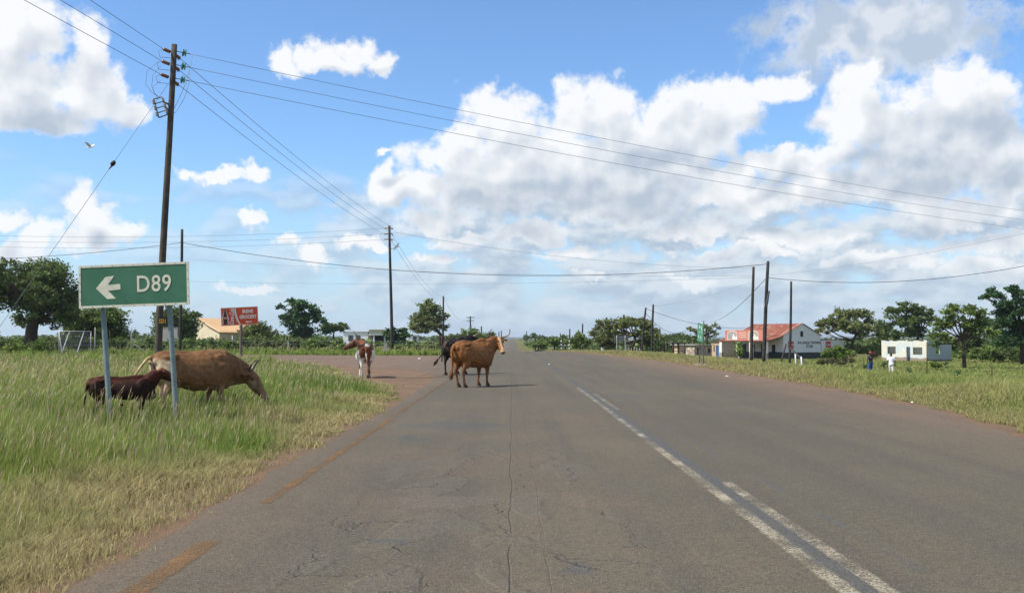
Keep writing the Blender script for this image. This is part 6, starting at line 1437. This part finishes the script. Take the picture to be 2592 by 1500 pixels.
def merge(name, parts_):
    V = []; Q_ = []; Cn = []; T = []; o = 0
    for v, q, c, t in parts_: V.append(v); Q_.append(q+o); Cn.append(c); T.append(t); o += len(v)
    me = np_mesh(name, np.concatenate(V), np.concatenate(Q_), np.concatenate(Cn), tint=np.clip(np.concatenate(T), .003, 1)); return tag(link(name, me, GRASS), kind='stuff')
def fnoise(X, Y, s, seed=0):
    """cheap smooth noise, -1..1"""
    v = np.zeros_like(X)
    for i, (a, b, p) in enumerate(((1.0, .6, .3), (-.7, 1.1, 1.7), (1.6, -1.3, 4.1), (2.3, 2.9, 2.2), (-3.1, 1.9, 5.5))): v += np.sin((X*a+Y*b)*s+p+seed*1.3+1.5*np.sin((Y*a*.7-X*b*.8)*s*.6+seed))/(1+i*.45)
    return v/2.4
TB = 1.35
def left_ok(X, Y, m=0.0):
    """on the grass left of the road, not on the side road"""
    off = .02+.20*fnoise(X*0, Y, 1.9, 2)+.14*fnoise(X, Y, 7, 4)
    ap = .4
    side = (Y > side_near(X)-ap+.4*fnoise(X, Y, 2, 3)-m) & (Y < side_far(X)+.7)
    return (X < np.where(Y < 60, grass_edge(Y), left_edge(Y))-off*np.where((Y > 24) & (Y < 56), 1.6, 1)-m) & ~side
def edge_dist(X, Y): return np.minimum(np.where(Y < 60, grass_edge(Y), left_edge(Y))-X, np.where(Y < 60, np.maximum((side_near(X)-.4-Y)*.8, 0), 9))
def sample_left(n, y0, y1, rng, power=1.0, xl=None):
    """roots spread over the strip in view between two distances, denser near"""
    t = rng.random(n); Y = (y0**(1-power)+(y1**(1-power)-y0**(1-power))*t)**(1/(1-power)) if power != 1 else y0*(y1/y0)**t
    hw = .56*Y+1.5; X = -hw+rng.random(n)*(hw-2.0); return X, Y
def colours(ed, X, Y, rng):
    n = len(X); nz = fnoise(X, Y, .9, 1); nz2 = fnoise(X, Y, .28, 6); strawness = np.clip(1.12-ed/ (1.65+.7*nz2)+.45*nz, 0, 1)*np.clip(1.15-(Y-20)/60, .25, 1)
    strawness = np.clip(strawness*.88-.9*np.clip(fnoise(X, Y, 1.1, 31)-.45, 0, 1)*(ed < 1.6)*2+(rng.random(n) < .12)*.45, 0, 1)[:, None]
    g = np.array([.165, .255, .045]); y_ = np.array([.315, .350, .090]); s = np.array([.55, .45, .235]); s2 = np.array([.41, .33, .17])
    m = rng.random((n, 1)); gn = np.clip(.45+.45*nz2[:, None]+.3*(m-.5), 0, 1); green = g*(1-gn)+y_*gn; st_ = s*m+s2*(1-m)
    return (green*(1-strawness)+st_*strawness)*rng.uniform(.72, 1.25, (n, 1)), strawness[:, 0]
def grass_band(name, n, y0, y1, wpx, hscale, nst, seed, left=True):
    rng = np.random.default_rng(seed); out = []
    X, Y = sample_left(int(n*1.5), y0, y1, rng, 1.6 if y0 < 6 else 1.3); ok = left_ok(X, Y); X, Y = X[ok], Y[ok]
    # tufting
    X = X+.05*np.sin(X*31+Y*17); ed = edge_dist(X, Y)
    nt = len(X)//45; tc_ = rng.integers(0, len(X), nt); mem = rng.random(len(X)) < .42; who = rng.integers(0, nt, len(X)); tr_ = rng.uniform(.03, .11, nt); TX, TY = X[tc_], Y[tc_]
    X = np.where(mem, TX[who]+rng.normal(0, 1, len(X))*tr_[who], X); Y = np.where(mem, TY[who]+rng.normal(0, 1, len(X))*tr_[who], Y); th_ = np.where(mem, rng.uniform(.85, 1.55, nt)[who], .85); tcol = np.where(mem, rng.uniform(.78, 1.22, nt)[who], 1.0); ed = edge_dist(X, Y)
    kp = rng.random(len(X)) < np.clip(.12+ed*1.1+.75*fnoise(X, Y, 2.3, 15), .04, 1); kp &= left_ok(X, Y); X, Y, ed, th_, tcol = X[kp], Y[kp], ed[kp], th_[kp], tcol[kp]; col, sn = colours(ed, X, Y, rng); col = col*tcol[:, None]
    hh = np.clip(.055+.085*np.clip(ed, 0, 4.2), .05, .35)*(1+.30*fnoise(X, Y, 1.6, 9))*rng.uniform(.55, 1.25, len(X))*hscale*th_*(1+.45*(1-_sm(-13, -9.5, X))*_sm(36, 46, Y)*(Y < 60))
    hh = np.where(Y < 9, hh*.78, hh)*(1-.78*np.exp(-(((X+5.65)/1.15)**2+((Y-14.3)/1.2)**2))); w = np.maximum(.0045, wpx*Y/995.0)*rng.uniform(.7, 1.3, len(X))
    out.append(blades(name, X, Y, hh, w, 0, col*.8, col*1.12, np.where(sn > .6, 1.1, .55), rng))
    if nst:
        k = rng.choice(len(X), min(nst, len(X)), replace=False); k = k[(ed[k] > .9)]; xs_, ys_ = X[k]+rng.normal(0, .1, len(k)), Y[k]+rng.normal(0, .1, len(k)); e2 = ed[k]
        h2 = np.clip(.16+.105*np.clip(e2, 0, 4.5), .16, .60)*rng.uniform(.7, 1.12, len(k)); wv = np.maximum(.0035, .5*ys_/995)
        stc = np.array([.34, .34, .13])*rng.uniform(.8, 1.2, (len(k), 1)); hdc = np.where(rng.random((len(k), 1)) < .45, np.array([[.36, .25, .15]]), np.array([[.50, .44, .25]]))*rng.uniform(.8, 1.2, (len(k), 1))
        out.append(stalks(xs_, ys_, h2, wv, rng.uniform(.06, .13, len(k)), np.maximum(.010, .8*ys_/995), stc, hdc, np.full(len(k), .35), rng))
    return merge(name, out)
grass_band('verge_grass', 120000, 3.2, 10, .9, 1.0, 900, 201)
grass_band('verge_grass', 210000, 9.5, 26, .85, 1.0, 4500, 202)
grass_band('verge_grass', 110000, 25, 62, .95, 1.05, 4500, 203)
grass_band('verge_grass', 70000, 60, 150, 1.0, 1.0, 2000, 204)
def right_band(name, n, y0, y1, wpx, seed, far=0, dry=0.0):
    rng = np.random.default_rng(seed); t = rng.random(n); Y = (y0**-.3+(y1**-.3-y0**-.3)*t)**(1/-.3); R0 = right_edge(Y); off = .30+.25*fnoise(Y, Y*0, 1.7, 3)
    X = R0+off+rng.random(n)*(np.maximum(.2, .56*Y+3-R0) if not far else far); ok = X < .56*Y+3; X, Y, R0 = X[ok], Y[ok], R0[ok]; ed = X-R0
    nz = fnoise(X, Y, .5, 21); nz2 = fnoise(X, Y, .17, 22); sn = np.clip(1.0-ed/(3.2+nz), 0, 1)*.85+np.clip(nz2-.2, 0, 1)*.35; sn = np.clip(sn+(rng.random(len(X)) < .16)*.45+(Y > 45)*(ed < 9)*.40+dry, 0, 1)[:, None]; m = rng.random((len(X), 1))
    gn = np.clip(.5+.5*nz[:, None], 0, 1); green = np.array([.195, .265, .060])*(1-gn)+np.array([.335, .350, .115])*gn; st_ = np.array([.45, .38, .18])*m+np.array([.34, .29, .13])*(1-m)
    col = (green*(1-sn)+st_*sn)*rng.uniform(.75, 1.22, (len(X), 1)); hh = np.clip(.06+.07*ed, .05, .30)*np.where(Y > 42, .65, 1.0)*(1+.45*nz)*rng.uniform(.5, 1.25, len(X)); w = np.maximum(.005, wpx*Y/995)*rng.uniform(.7, 1.3, len(X))
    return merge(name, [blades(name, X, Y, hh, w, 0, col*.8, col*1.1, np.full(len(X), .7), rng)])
right_band('right_verge_grass', 120000, 11, 40, .95, 301); right_band('right_verge_grass', 130000, 40, 150, 1.05, 302); right_band('far_verge_grass', 60000, 135, 620, 1.0, 303, far=16, dry=.25)

# ------------------------------------------------------------------ air
hz = MB(); hz.box((0, 4500, 14.0), (26000, 9800, 62)); 
hm2 = bpy.data.materials.new('pale_air'); hm2.use_nodes = True; t_ = hm2.node_tree; t_.nodes.clear(); N_ = NT(t_)
pv = N_.n('ShaderNodeVolumePrincipled', ins={'Color': (.80, .90, 1.0, 1), 'Density': 0.00012, 'Anisotropy': 0.2})
N_.n('ShaderNodeOutputMaterial', ins={'Volume': pv.outputs[0]})
tag(hz.build('haze', hm2), kind='stuff')
